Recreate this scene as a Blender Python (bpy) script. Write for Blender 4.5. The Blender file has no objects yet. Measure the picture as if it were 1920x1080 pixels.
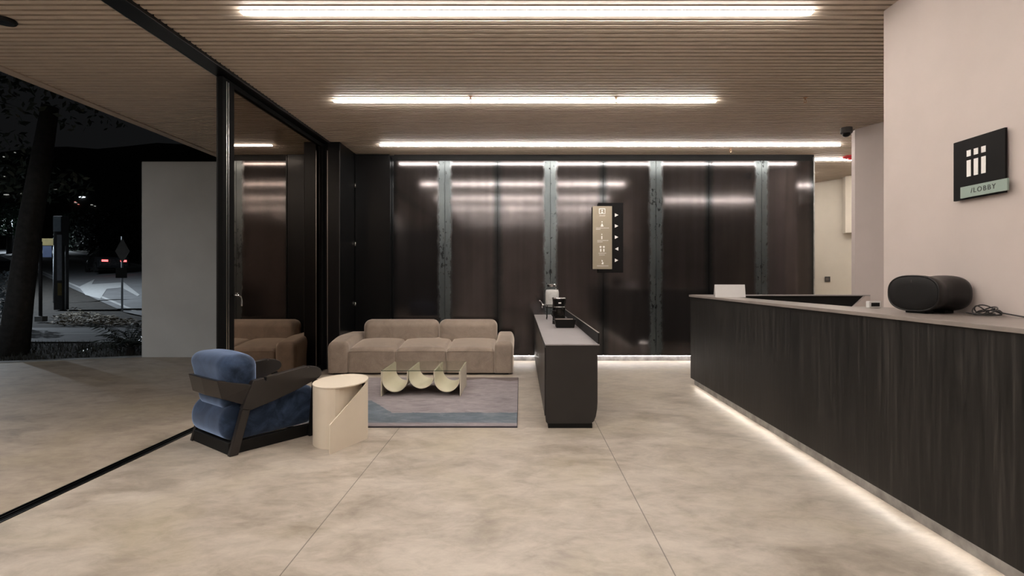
import bpy, bmesh, math, random
from mathutils import Vector, Matrix, noise as mnoise

random.seed(7)
C = bpy.context.scene.collection
SC = bpy.context.scene
PI = math.pi

# ------------------------------------------------------------------ camera
F = 1000.0                       # focal length in pixels of a 1920 px wide frame
EYE = 1.25
cam_data = bpy.data.cameras.new('camera')
cam_data.sensor_width = 36.0
cam_data.lens = 36.0 * F / 1920.0
cam_data.shift_x = -16.0 / 1920.0
cam_data.shift_y = -19.0 / 1920.0
cam_data.clip_end = 500
cam = bpy.data.objects.new('camera', cam_data)
cam.location = (0, 0, EYE)
cam.rotation_euler = (PI / 2, 0, 0)
C.objects.link(cam)
SC.camera = cam

# ------------------------------------------------------------------ world, exposure
w = bpy.data.worlds.new('night_sky')
SC.world = w
w.use_nodes = True
w.node_tree.nodes['Background'].inputs[0].default_value = (0.0054, 0.0056, 0.006, 1)
w.node_tree.nodes['Background'].inputs[1].default_value = 1.0
SC.view_settings.view_transform = 'Standard'
SC.view_settings.look = 'None'
SC.view_settings.exposure = 0.0
SC.view_settings.gamma = 1.0
SC.view_settings.use_curve_mapping = False
SC.cycles.use_denoising = True
SC.cycles.max_bounces = 10
SC.cycles.diffuse_bounces = 5
SC.cycles.glossy_bounces = 5
SC.cycles.transmission_bounces = 8
SC.cycles.transparent_max_bounces = 10
SC.cycles.sample_clamp_indirect = 6.0
SC.cycles.caustics_reflective = True
SC.cycles.caustics_refractive = False

STRIP = 77.0                     # linear ceiling lights
LED_WALL = 30.0                  # strip under the wall panels
LED_DESK = 32.0                  # strip under the reception desk
WARM = (1.0, 0.925, 0.855)
COOL = (0.80, 0.90, 1.0)

# ------------------------------------------------------------------ node helpers
def new_mat(name):
    m = bpy.data.materials.new(name)
    m.use_nodes = True
    nt = m.node_tree
    return m, nt, nt.nodes['Principled BSDF']

def N(nt, kind, **kw):
    n = nt.nodes.new(kind)
    for k, v in kw.items():
        setattr(n, k, v)
    return n

def L(nt, a, b):
    nt.links.new(a, b)

def rgb(c):
    return (c[0], c[1], c[2], 1.0)

def coords(nt, scale=(1, 1, 1), kind='Object', rot=(0, 0, 0)):
    tc = N(nt, 'ShaderNodeTexCoord')
    mp = N(nt, 'ShaderNodeMapping')
    mp.inputs['Scale'].default_value = scale
    mp.inputs['Rotation'].default_value = rot
    L(nt, tc.outputs[kind], mp.inputs[0])
    return mp.outputs[0]

def noise(nt, vec, scale, detail=4, rough=0.55, dist=0.0):
    n = N(nt, 'ShaderNodeTexNoise')
    n.inputs['Scale'].default_value = scale
    n.inputs['Detail'].default_value = detail
    n.inputs['Roughness'].default_value = rough
    n.inputs['Distortion'].default_value = dist
    L(nt, vec, n.inputs['Vector'])
    return n.outputs[0]

def ramp(nt, fac, stops):
    r = N(nt, 'ShaderNodeValToRGB')
    e = r.color_ramp.elements
    while len(e) < len(stops):
        e.new(0.5)
    for i, (p, c) in enumerate(stops):
        e[i].position = p
        e[i].color = rgb(c) if not isinstance(c, (int, float)) else (c, c, c, 1)
    L(nt, fac, r.inputs[0])
    return r.outputs[0]

def mix(nt, fac, a, b, mode='MIX'):
    m = N(nt, 'ShaderNodeMix', data_type='RGBA', blend_type=mode)
    for s, v in ((m.inputs[0], fac), (m.inputs[6], a), (m.inputs[7], b)):
        if isinstance(v, (int, float)):
            s.default_value = v
        elif isinstance(v, tuple):
            s.default_value = rgb(v)
        else:
            L(nt, v, s)
    return m.outputs[2]

def math_n(nt, op, a, b=0.0, c=0.0):
    m = N(nt, 'ShaderNodeMath', operation=op)
    for s, v in zip(m.inputs, (a, b, c)):
        if isinstance(v, (int, float)):
            s.default_value = v
        else:
            L(nt, v, s)
    return m.outputs[0]

def bump(nt, p, h, strength, dist=0.01):
    b = N(nt, 'ShaderNodeBump')
    b.inputs['Strength'].default_value = strength
    b.inputs['Distance'].default_value = dist
    L(nt, h, b.inputs['Height'])
    L(nt, b.outputs[0], p.inputs['Normal'])

def plain(name, col, rough=0.5, metal=0.0, var=0.12, scale=8.0, spec=0.5, bmp=0.0, coat=0.0):
    m, nt, p = new_mat(name)
    v = coords(nt)
    n = noise(nt, v, scale, 4)
    a = tuple(max(0, x * (1 - var)) for x in col)
    b = tuple(x * (1 + var) for x in col)
    L(nt, ramp(nt, n, [(0.3, a), (0.7, b)]), p.inputs['Base Color'])
    p.inputs['Roughness'].default_value = rough
    p.inputs['Metallic'].default_value = metal
    p.inputs['Specular IOR Level'].default_value = spec
    p.inputs['Coat Weight'].default_value = coat
    if bmp:
        bump(nt, p, noise(nt, v, scale * 6, 3), bmp, 0.004)
    return m

def emit(name, col, strength):
    m, nt, p = new_mat(name)
    p.inputs['Base Color'].default_value = (0.8, 0.8, 0.8, 1)
    p.inputs['Emission Color'].default_value = rgb(col)
    p.inputs['Emission Strength'].default_value = strength
    return m

# ------------------------------------------------------------------ materials
def concrete(name, tint=(1, 1, 1), joints=(), rough=(0.30, 0.48), gain=1.0):
    m, nt, p = new_mat(name)
    v = coords(nt, rot=(0, 0, 0.35))
    big = noise(nt, v, 0.9, 5, 0.55, 0.6)
    mid = noise(nt, coords(nt, (1, 1.6, 1), rot=(0, 0, -0.5)), 2.2, 8, 0.66, 0.6)
    fine = noise(nt, coords(nt, (0.8, 1.3, 1), rot=(0, 0, 0.9)), 8.5, 8, 0.7, 0.5)
    def t(c):
        return tuple(x * y * gain for x, y in zip(c, tint))
    c1 = ramp(nt, mid, [(0.34, t((0.25, 0.21, 0.167))), (0.46, t((0.375, 0.323, 0.264))), (0.56, t((0.47, 0.412, 0.348))), (0.72, t((0.55, 0.488, 0.42)))])
    yel = ramp(nt, big, [(0.5, 0.0), (0.68, 0.5)])
    c2 = mix(nt, yel, c1, t((0.42, 0.36, 0.235)))
    c3 = mix(nt, 0.34, c2, ramp(nt, fine, [(0.34, t((0.24, 0.20, 0.16))), (0.52, t((0.43, 0.375, 0.315))), (0.7, t((0.60, 0.53, 0.455)))]))
    col = c3
    if joints:
        tc = N(nt, 'ShaderNodeTexCoord')
        sx = N(nt, 'ShaderNodeSeparateXYZ')
        L(nt, tc.outputs['Object'], sx.inputs[0])
        acc = None
        for j in joints:
            a = math_n(nt, 'ABSOLUTE', math_n(nt, 'SUBTRACT', sx.outputs[0], j))
            k = math_n(nt, 'LESS_THAN', a, 0.0028)
            acc = k if acc is None else math_n(nt, 'MAXIMUM', acc, k)
        acc = math_n(nt, 'MULTIPLY', acc, 0.72)
        col = mix(nt, acc, c3, (0.07, 0.06, 0.05))
    L(nt, col, p.inputs['Base Color'])
    r = N(nt, 'ShaderNodeMapRange')
    r.inputs['From Min'].default_value = 0.3
    r.inputs['From Max'].default_value = 0.7
    r.inputs['To Min'].default_value = rough[0]
    r.inputs['To Max'].default_value = rough[1]
    L(nt, mid, r.inputs['Value'])
    L(nt, r.outputs[0], p.inputs['Roughness'])
    bump(nt, p, mid, 0.05, 0.004)
    return m

M_floor = concrete('polished_concrete', joints=(-1.01, 0.65))
M_terrace = concrete('terrace_concrete', tint=(0.93, 0.88, 0.83), rough=(0.45, 0.6), gain=0.85)
M_slat = plain('slat_paint', (0.56, 0.48, 0.40), 0.5, var=0.05)
M_slat_back = plain('slat_backing', (0.03, 0.021, 0.014), 0.8)
M_trim_pale = plain('pale_trim', (0.42, 0.35, 0.29), 0.6)
M_wall_pink = plain('blush_plaster', (0.57, 0.495, 0.46), 0.75, var=0.03, scale=3, bmp=0.03)
M_wall_taupe = plain('taupe_plaster', (0.52, 0.45, 0.425), 0.8, var=0.03, scale=3)
M_wall_cream = plain('cream_plaster', (0.82, 0.745, 0.63), 0.8, var=0.03, scale=3)
M_wall_out = plain('outside_plaster', (0.50, 0.50, 0.48), 0.85, var=0.07, scale=1.5, bmp=0.04)
M_black = plain('black_metal', (0.0035, 0.0035, 0.0038), 0.30, spec=0.22)
M_black_matte = plain('black_matte', (0.005, 0.0048, 0.0046), 0.6, spec=0.2)
M_void = plain('dark_backing', (0.008, 0.008, 0.008), 0.9)
M_alu = plain('aluminium_edge', (0.55, 0.53, 0.50), 0.3, metal=1.0, var=0.05)
M_chrome = plain('chrome', (0.75, 0.75, 0.76), 0.15, metal=1.0, var=0.03)
M_kick = plain('zinc_kick', (0.33, 0.325, 0.325), 0.42, metal=0.8, var=0.35, scale=9)
M_strip = emit('strip_diffuser', WARM, STRIP)
M_strip_soft = emit('strip_diffuser_dimmed', WARM, STRIP * 0.35)
M_strip_canopy_fill = emit('canopy_fill_diffuser', WARM, STRIP * 2.6)  # for the strip added to brighten terrace and soffit
M_led_wall = emit('wall_led', (1.0, 0.93, 0.88), LED_WALL)
M_led_desk = emit('desk_led', (1.0, 0.92, 0.82), LED_DESK)
M_white = plain('white_paint', (0.64, 0.62, 0.61), 0.6, var=0.03)
M_cream_metal = plain('cream_powder_coat', (0.66, 0.595, 0.475), 0.5, var=0.03, scale=4)
M_side_table = plain('sand_powder_coat', (0.70, 0.615, 0.50), 0.55, var=0.03, scale=4)
M_counter = plain('charcoal_laminate', (0.019, 0.017, 0.0162), 0.42, var=0.08, spec=0.45)
M_counter_top = plain('grey_laminate', (0.28, 0.26, 0.262), 0.42, var=0.05, spec=0.6)
M_desk_top = plain('desk_top_laminate', (0.26, 0.225, 0.205), 0.32, var=0.12, scale=5, spec=0.6)
M_red = plain('red_plastic', (0.5, 0.02, 0.03), 0.4)
M_brass = plain('brass', (0.55, 0.36, 0.24), 0.3, metal=1.0)
M_dark_grey = plain('dark_grey_plastic', (0.06, 0.056, 0.054), 0.5)
M_sign_beige = plain('bronze_sign_face', (0.30, 0.255, 0.19), 0.35, metal=0.25, var=0.05)
M_sign_black = plain('black_sign_face', (0.0055, 0.0048, 0.005), 0.6, spec=0.12)
M_sage = plain('sage_sign_face', (0.27, 0.345, 0.30), 0.5, var=0.04)
M_ink = plain('dark_lettering', (0.03, 0.035, 0.035), 0.5)
M_white_ink = plain('white_lettering', (0.85, 0.83, 0.80), 0.5, var=0.02)

def steel(name, band_side):
    """Hot-rolled steel sheet: brown-violet middle, blue-grey mill scale along one long edge, dark along the other."""
    m, nt, p = new_mat(name)
    tc = N(nt, 'ShaderNodeTexCoord')
    oi = N(nt, 'ShaderNodeObjectInfo')
    add = N(nt, 'ShaderNodeVectorMath', operation='ADD')
    L(nt, tc.outputs['Object'], add.inputs[0])
    L(nt, oi.outputs['Location'], add.inputs[1])
    vec = add.outputs[0]
    sx = N(nt, 'ShaderNodeSeparateXYZ')
    L(nt, tc.outputs['Object'], sx.inputs[0])
    x = math_n(nt, 'MULTIPLY', sx.outputs[0], float(band_side))
    def mapped(sc):
        mp = N(nt, 'ShaderNodeMapping')
        mp.inputs['Scale'].default_value = sc
        L(nt, vec, mp.inputs[0])
        return mp.outputs[0]
    streak = noise(nt, mapped((6, 1, 0.25)), 1.6, 4, 0.5)
    cloud = noise(nt, mapped((1, 1, 0.8)), 1.7, 4, 0.5)
    wob = noise(nt, mapped((1, 1, 1)), 7.0, 6, 0.75)
    wobs = math_n(nt, 'MULTIPLY', math_n(nt, 'SUBTRACT', wob, 0.5), 0.10)
    edge = math_n(nt, 'ADD', x, wobs)
    def mr(val, a, b, lo=0.0, hi=1.0):
        r = N(nt, 'ShaderNodeMapRange')
        r.inputs['From Min'].default_value = a
        r.inputs['From Max'].default_value = b
        r.inputs['To Min'].default_value = lo
        r.inputs['To Max'].default_value = hi
        L(nt, val, r.inputs['Value'])
        return r.outputs[0]
    band = mr(edge, 0.275, 0.325)
    dark = mr(edge, -0.30, -0.375)
    soft = mr(x, 0.12, 0.27)
    body = ramp(nt, cloud, [(0.3, (0.074, 0.067, 0.068)), (0.55, (0.092, 0.083, 0.084)), (0.75, (0.114, 0.102, 0.103))])
    body = mix(nt, 0.5, body, ramp(nt, streak, [(0.3, (0.65, 0.65, 0.65)), (0.7, (1.05, 1.05, 1.05))]), 'MULTIPLY')
    body = mix(nt, math_n(nt, 'MULTIPLY', soft, 0.35), body, (0.05, 0.045, 0.046))
    speck = noise(nt, mapped((1, 1, 0.55)), 21.0, 5, 0.7)
    big_speck = noise(nt, mapped((1, 1, 0.6)), 2.4, 2, 0.5)
    sp = math_n(nt, 'GREATER_THAN', math_n(nt, 'ADD', speck, math_n(nt, 'MULTIPLY', math_n(nt, 'SUBTRACT', big_speck, 0.5), 0.35)), 0.60)
    bandc = mix(nt, sp, ramp(nt, cloud, [(0.3, (0.075, 0.087, 0.092)), (0.7, (0.12, 0.136, 0.14))]), (0.02, 0.022, 0.024))
    col = mix(nt, dark, body, (0.035, 0.037, 0.039))
    col = mix(nt, band, col, bandc)
    L(nt, col, p.inputs['Base Color'])
    p.inputs['Metallic'].default_value = 0.86
    rr = mr(band, 0, 1, 0.105, 0.32)
    L(nt, rr, p.inputs['Roughness'])
    p.inputs['Specular IOR Level'].default_value = 0.5
    return m

M_steel_r = steel('hot_rolled_steel', 1)
M_steel_l = steel('hot_rolled_steel_mirrored', -1)

def stained_wood():
    m, nt, p = new_mat('black_stained_oak')
    v = coords(nt, (1, 1, 0.055))
    g = noise(nt, v, 34, 6, 0.65, 0.4)
    big = noise(nt, coords(nt, (1, 1, 0.25)), 2.2, 3, 0.5)
    c = ramp(nt, g, [(0.32, (0.0055, 0.005, 0.0045)), (0.52, (0.013, 0.0115, 0.0105)), (0.72, (0.034, 0.030, 0.027))])
    c = mix(nt, 0.75, c, ramp(nt, big, [(0.3, (0.5, 0.5, 0.5)), (0.7, (1.5, 1.5, 1.45))]), 'MULTIPLY')
    L(nt, c, p.inputs['Base Color'])
    L(nt, ramp(nt, g, [(0.3, 0.42), (0.7, 0.62)]), p.inputs['Roughness'])
    p.inputs['Specular IOR Level'].default_value = 0.35
    bump(nt, p, g, 0.25, 0.003)
    return m
M_desk = stained_wood()

def cloth(name, lo, hi, scale=6, sheen=0.3, stretch=(1, 1, 1), rough=0.85, dist=1.5, stops=(0.3, 0.72), sheen_tint=(1, 1, 1)):
    m, nt, p = new_mat(name)
    v = coords(nt, stretch)
    n = noise(nt, v, scale, 6, 0.6, dist)
    f = noise(nt, v, 160, 2, 0.5)
    c = ramp(nt, n, [(stops[0], lo), (stops[1], hi)])
    c = mix(nt, 0.25, c, ramp(nt, f, [(0.3, (0.5, 0.5, 0.5)), (0.7, (1.2, 1.2, 1.2))]), 'MULTIPLY')
    L(nt, c, p.inputs['Base Color'])
    p.inputs['Roughness'].default_value = rough
    p.inputs['Specular IOR Level'].default_value = 0.2
    p.inputs['Sheen Weight'].default_value = sheen
    p.inputs['Sheen Roughness'].default_value = 0.4
    p.inputs['Sheen Tint'].default_value = rgb(sheen_tint)
    bump(nt, p, n, 0.05, 0.012)
    return m

M_sofa = cloth('taupe_velour', (0.235, 0.186, 0.151), (0.325, 0.262, 0.213), 5, 1.0, sheen_tint=(1, 0.88, 0.76))
M_blue = cloth('blue_velvet', (0.006, 0.013, 0.030), (0.036, 0.062, 0.120), 4.5, 1.0, dist=1.2, stops=(0.38, 0.66), sheen_tint=(0.50, 0.66, 1))
M_chair_wood = plain('dark_stained_wood', (0.015, 0.012, 0.0108), 0.30, var=0.25, scale=5, spec=0.5)

def rug_mat():
    m, nt, p = new_mat('mauve_blue_rug')
    tc = N(nt, 'ShaderNodeTexCoord')
    sx = N(nt, 'ShaderNodeSeparateXYZ')
    L(nt, tc.outputs['Object'], sx.inputs[0])
    v = coords(nt, (1, 2.0, 1), rot=(0, 0, 0.2))
    n = noise(nt, v, 5, 8, 0.68, 1.0)
    n2 = noise(nt, coords(nt), 1.6, 4, 0.6, 0.5)
    field = ramp(nt, n, [(0.3, (0.165, 0.14, 0.15)), (0.5, (0.255, 0.22, 0.23)), (0.72, (0.35, 0.305, 0.315))])
    blue = ramp(nt, n, [(0.3, (0.055, 0.08, 0.105)), (0.5, (0.10, 0.13, 0.16)), (0.72, (0.19, 0.215, 0.24))])
    # depth axis: y local from 0 (near the camera) to 2.17 (sofa side)
    y = math_n(nt, 'ADD', sx.outputs[1], math_n(nt, 'MULTIPLY', math_n(nt, 'SUBTRACT', n, 0.5), 0.08))
    inb = math_n(nt, 'MULTIPLY', math_n(nt, 'GREATER_THAN', y, 0.10), math_n(nt, 'LESS_THAN', y, 0.44))
    # a blue slope rising towards the left end of the rug
    sl = math_n(nt, 'ADD', y, math_n(nt, 'MULTIPLY', math_n(nt, 'ADD', sx.outputs[0], 0.0), 1.5))
    inl = math_n(nt, 'MULTIPLY', math_n(nt, 'LESS_THAN', sl, 1.745), math_n(nt, 'LESS_THAN', y, 0.92))
    inb = math_n(nt, 'MAXIMUM', inb, math_n(nt, 'MULTIPLY', inl, math_n(nt, 'GREATER_THAN', y, 0.10)))
    c = mix(nt, inb, field, blue)
    # brown ridge along the far right edge
    tri = math_n(nt, 'PINGPONG', sx.outputs[0], 0.32)
    lim = math_n(nt, 'ADD', 1.93, math_n(nt, 'MULTIPLY', tri, 0.55))
    br = math_n(nt, 'MULTIPLY', math_n(nt, 'GREATER_THAN', y, lim), math_n(nt, 'GREATER_THAN', sx.outputs[0], 1.30))
    c = mix(nt, br, c, (0.115, 0.085, 0.08))
    c = mix(nt, 0.5, c, ramp(nt, n2, [(0.3, (0.7, 0.7, 0.72)), (0.7, (1.1, 1.1, 1.1))]), 'MULTIPLY')
    L(nt, c, p.inputs['Base Color'])
    p.inputs['Roughness'].default_value = 0.95
    p.inputs['Specular IOR Level'].default_value = 0.1
    p.inputs['Sheen Weight'].default_value = 0.2
    bump(nt, p, noise(nt, coords(nt), 140, 3), 0.4, 0.004)
    return m
M_rug = rug_mat()

def glass(name, col=(1, 1, 1), rough=0.0, ior=1.45):
    m, nt, p = new_mat(name)
    p.inputs['Base Color'].default_value = rgb(col)
    p.inputs['Transmission Weight'].default_value = 1.0
    p.inputs['Roughness'].default_value = rough
    p.inputs['IOR'].default_value = ior
    return m

def thin_glass(name, tint, ior, refl=(1, 1, 1)):
    """A pane: tinted see-through light plus a mirror layer by angle."""
    m = bpy.data.materials.new(name)
    m.use_nodes = True
    nt = m.node_tree
    nt.nodes.clear()
    out = N(nt, 'ShaderNodeOutputMaterial')
    tr = N(nt, 'ShaderNodeBsdfTransparent')
    tr.inputs[0].default_value = rgb(tint)
    gl = N(nt, 'ShaderNodeBsdfGlossy')
    gl.inputs['Color'].default_value = rgb(refl)
    gl.inputs['Roughness'].default_value = 0.0
    fr = N(nt, 'ShaderNodeFresnel')
    fr.inputs['IOR'].default_value = ior
    mx = N(nt, 'ShaderNodeMixShader')
    ge = N(nt, 'ShaderNodeNewGeometry')
    L(nt, math_n(nt, 'MULTIPLY', fr.outputs[0], math_n(nt, 'SUBTRACT', 1.0, ge.outputs['Backfacing'])), mx.inputs[0])
    L(nt, tr.outputs[0], mx.inputs[1])
    L(nt, gl.outputs[0], mx.inputs[2])
    L(nt, mx.outputs[0], out.inputs['Surface'])
    return m

M_door_glass = thin_glass('tinted_door_glass', (0.04, 0.04, 0.04), 4.2, (1.0, 0.87, 0.76))
M_table_glass = thin_glass('table_glass', (0.90, 0.93, 0.89), 1.28)
M_jar_glass = thin_glass('jar_glass', (0.93, 0.94, 0.94), 1.4)
M_water = plain('jar_water', (0.58, 0.565, 0.55), 0.25, var=0.2, scale=10, spec=0.6)

M_grass = plain('dark_grass', (0.020, 0.021, 0.016), 0.9, var=0.5, scale=30, bmp=0.6)
M_soil = plain('dark_soil', (0.022, 0.020, 0.017), 0.95, var=0.5, scale=6, bmp=0.5)
M_asphalt = plain('asphalt', (0.15, 0.155, 0.16), 0.8, var=0.15, scale=2)
M_pave = plain('kerb_concrete', (0.22, 0.225, 0.22), 0.8, var=0.15, scale=4)
M_mark = plain('road_paint', (0.36, 0.37, 0.37), 0.7, var=0.1, scale=10)
M_bark = plain('bark', (0.014, 0.013, 0.012), 0.95, var=0.5, scale=12, bmp=0.6)
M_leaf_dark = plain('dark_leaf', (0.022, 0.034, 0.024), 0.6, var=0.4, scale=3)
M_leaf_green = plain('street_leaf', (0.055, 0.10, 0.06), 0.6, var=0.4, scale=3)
M_frond = plain('frond_leaf', (0.045, 0.055, 0.05), 0.32, var=0.3, scale=6)
M_litter = plain('dry_leaf', (0.24, 0.21, 0.16), 0.8, var=0.5, scale=5)
M_pole_light = plain('galvanised_pole', (0.34, 0.37, 0.40), 0.5, metal=0.3)
M_pole_dark = plain('dark_pole', (0.03, 0.03, 0.032), 0.6)
M_sign_back = plain('sign_back', (0.24, 0.24, 0.24), 0.55)
M_yellow = plain('yellow_plate', (0.16, 0.125, 0.04), 0.6)
M_blue_plate = plain('blue_plate', (0.028, 0.042, 0.085), 0.5)
M_car = plain('dark_car_paint', (0.02, 0.021, 0.024), 0.25, coat=0.5)
M_tyre = plain('tyre_rubber', (0.015, 0.015, 0.015), 0.8)
M_tail = emit('tail_lamp', (1.0, 0.10, 0.10), 3.0)
M_far = emit('distant_lamp', (0.85, 0.93, 1.0), 1.6)
M_far_dim = emit('distant_lamp_dim', (0.9, 0.92, 0.85), 0.35)
M_far_red = emit('distant_lamp_red', (1.0, 0.3, 0.25), 0.7)
M_lamp_head = emit('street_lamp_lens', COOL, 6.0)

# ------------------------------------------------------------------ mesh helpers
def link(name, me, parent=None):
    o = bpy.data.objects.new(name, me)
    C.objects.link(o)
    if parent is not None:
        o.parent = parent
    return o

def obj(name, bm, mats, parent=None, loc=(0, 0, 0), smooth=False, bevel=0.0, seg=2, rot=(0, 0, 0)):
    bmesh.ops.recalc_face_normals(bm, faces=bm.faces[:])
    me = bpy.data.meshes.new(name)
    bm.to_mesh(me)
    bm.free()
    for m in (mats if isinstance(mats, (list, tuple)) else [mats]):
        me.materials.append(m)
    if smooth:
        me.polygons.foreach_set('use_smooth', [True] * len(me.polygons))
    o = link(name, me, parent)
    o.location = loc
    o.rotation_euler = rot
    if bevel:
        md = o.modifiers.new('bevel', 'BEVEL')
        md.width = bevel
        md.segments = seg
        md.limit_method = 'ANGLE'
        md.angle_limit = math.radians(40)
    return o

def empty(name, loc, rz=0.0):
    o = bpy.data.objects.new(name, None)
    o.empty_display_size = 0.1
    o.location = loc
    o.rotation_euler = (0, 0, rz)
    C.objects.link(o)
    return o

def tag(o, label=None, cat=None, group=None, kind=None):
    if label: o['label'] = label
    if cat: o['category'] = cat
    if group: o['group'] = group
    if kind: o['kind'] = kind
    return o

def struct(o, label=None):
    o['kind'] = 'structure'
    if label: o['label'] = label
    return o

def box(bm, x0, x1, y0, y1, z0, z1, mi=0):
    v = [bm.verts.new(p) for p in ((x0, y0, z0), (x1, y0, z0), (x1, y1, z0), (x0, y1, z0),
                                   (x0, y0, z1), (x1, y0, z1), (x1, y1, z1), (x0, y1, z1))]
    for f in ((0, 3, 2, 1), (4, 5, 6, 7), (0, 1, 5, 4), (1, 2, 6, 5), (2, 3, 7, 6), (3, 0, 4, 7)):
        bm.faces.new([v[i] for i in f]).material_index = mi
    return v

def B(*args):
    bm = bmesh.new()
    box(bm, *args)
    return bm

def prism(bm, pts, axis, a, b, mi=0):
    """Extrude a polygon (two coordinates) along axis from a to b."""
    def mk(p, t):
        if axis == 'x': return (t, p[0], p[1])
        if axis == 'y': return (p[0], t, p[1])
        return (p[0], p[1], t)
    A = [bm.verts.new(mk(p, a)) for p in pts]
    D = [bm.verts.new(mk(p, b)) for p in pts]
    n = len(pts)
    bm.faces.new(A).material_index = mi
    bm.faces.new(D[::-1]).material_index = mi
    for i in range(n):
        bm.faces.new((A[i], A[(i + 1) % n], D[(i + 1) % n], D[i])).material_index = mi

def tube(bm, pts, r, n=8, cap=True):
    pts = [Vector(p) for p in pts]
    rs = r if isinstance(r, (list, tuple)) else [r] * len(pts)
    rings = []
    up = Vector((0.13, 0.21, 0.97))
    for i, p in enumerate(pts):
        t = (pts[min(i + 1, len(pts) - 1)] - pts[max(i - 1, 0)]).normalized()
        a = t.cross(up)
        if a.length < 0.05:
            a = t.cross(Vector((1, 0, 0)))
        a.normalize()
        b = t.cross(a).normalized()
        rings.append([bm.verts.new(p + rs[i] * (math.cos(2 * PI * k / n) * a + math.sin(2 * PI * k / n) * b)) for k in range(n)])
    for i in range(len(rings) - 1):
        for k in range(n):
            bm.faces.new((rings[i][k], rings[i][(k + 1) % n], rings[i + 1][(k + 1) % n], rings[i + 1][k]))
    if cap:
        bm.faces.new(rings[0])
        bm.faces.new(rings[-1][::-1])

def lathe(bm, prof, c=(0, 0, 0), n=32, ex=1.0):
    rings = []
    for r, z in prof:
        if r < 1e-5:
            rings.append([bm.verts.new((c[0], c[1], c[2] + z))])
        else:
            rings.append([bm.verts.new((c[0] + r * math.cos(2 * PI * k / n), c[1] + ex * r * math.sin(2 * PI * k / n), c[2] + z)) for k in range(n)])
    for a, b in zip(rings, rings[1:]):
        for k in range(n):
            if len(a) == 1 and len(b) == 1: continue
            if len(a) == 1: bm.faces.new((a[0], b[k], b[(k + 1) % n]))
            elif len(b) == 1: bm.faces.new((a[k], a[(k + 1) % n], b[0]))
            else: bm.faces.new((a[k], a[(k + 1) % n], b[(k + 1) % n], b[k]))
    for e in (rings[0], rings[-1]):
        if len(e) > 1:
            bm.faces.new(e)

def cushion(bm, x0, x1, y0, y1, z0, z1, r=0.06, cuts=14, warp=None):
    """Rounded, upholstered block; warp(p, u) may move each point (u in -1..1)."""
    t = bmesh.new()
    bmesh.ops.create_cube(t, size=2.0)
    bmesh.ops.subdivide_edges(t, edges=t.edges[:], cuts=cuts, use_grid_fill=True)
    h = Vector(((x1 - x0) / 2, (y1 - y0) / 2, (z1 - z0) / 2))
    c = Vector(((x0 + x1) / 2, (y0 + y1) / 2, (z0 + z1) / 2))
    rr = r if isinstance(r, (tuple, list)) else (r, r, r)
    vm = {}
    for v in t.verts:
        u = v.co.copy()
        q = Vector()
        e = Vector()
        for i in range(3):
            k = min(rr[i], h[i]) / h[i]
            # spread samples so the rounded rim gets enough of them
            s = math.copysign(abs(u[i]) ** 0.75, u[i])
            inn = max(-(1 - k), min(1 - k, s))
            q[i] = inn * h[i]
            e[i] = (s - inn) / k if k > 0 else 0
        if e.length > 1e-6:
            m_ = max(abs(e[0]), abs(e[1]), abs(e[2]))
            e = e * (m_ / e.length)
        p = c + Vector((q[0] + e[0] * min(rr[0], h[0]), q[1] + e[1] * min(rr[1], h[1]), q[2] + e[2] * min(rr[2], h[2])))
        if warp:
            p = warp(p, u)
        vm[v] = bm.verts.new(p)
    for f in t.faces:
        bm.faces.new([vm[v] for v in f.verts])
    t.free()

def arc(cx, cy, r, a0, a1, n):
    return [(cx + r * math.cos(a0 + (a1 - a0) * i / n), cy + r * math.sin(a0 + (a1 - a0) * i / n)) for i in range(n + 1)]

def px(x, y, d):
    """World point seen at photograph pixel (x, y) at depth d."""
    return Vector(((x - 976) * d / F, d, EYE + (521 - y) * d / F))

CEIL = 3.10
# ================================================================== THE SETTING
bm = bmesh.new(); box(bm, -2.655, 7.2, -4.0, 12.2, -0.12, 0.0)
struct(obj('floor', bm, M_floor))

# terrace slab, its outer edge runs slightly askew
bm = bmesh.new()
prism(bm, [(-2.745, -4.0), (-2.745, 8.39), (-5.90, 8.39), (-6.6, 8.16), (-7.6, 7.82), (-9.5, 7.45), (-14.0, 7.0), (-14.0, -4.0)], 'z', -0.12, 0.0)
struct(obj('pavement', bm, M_terrace))
bm = bmesh.new()
edge = [(-5.96, 8.39), (-6.6, 8.16), (-7.6, 7.82), (-9.5, 7.45), (-14.0, 7.0)]
out_ = [(-5.96, 8.55), (-6.6, 8.31), (-7.6, 7.97), (-9.5, 7.60), (-14.0, 7.15)]
prism(bm, edge + out_[::-1], 'z', -0.12, 0.012)
struct(obj('kerb', bm, M_pave))

def slats(x0, x1, y0, y1, name, holes=()):
    bm = bmesh.new()
    y = y0
    while y < y1 - 0.01:
        box(bm, x0, x1, y, y + 0.043, CEIL, CEIL + 0.06)
        y += 0.07
    box(bm, x0, x1, y0, y1, CEIL + 0.07, CEIL + 0.12, 1)
    return struct(obj(name, bm, [M_slat, M_slat_back]))
slats(-2.59, 7.2, -4.0, 12.2, 'ceiling')
slats(-4.52, -2.75, -4.0, 8.36, 'ceiling_outside')
struct(obj('trim_1', B(-4.63, -4.52, -4.0, 8.36, CEIL - 0.012, CEIL + 0.16), M_trim_pale), 'pale fascia along the canopy edge')
struct(obj('trim_2', B(-2.75, -2.59, -4.0, 8.0, CEIL - 0.03, CEIL + 0.12), M_black, bevel=0.003), 'black head rail over the sliding glass door')
bm = bmesh.new()
box(bm, -2.757, -2.751, -4.0, 8.0, CEIL - 0.03, CEIL - 0.012)
struct(obj('trim_3', bm, M_alu), 'thin pale edge of the head rail')

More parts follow.
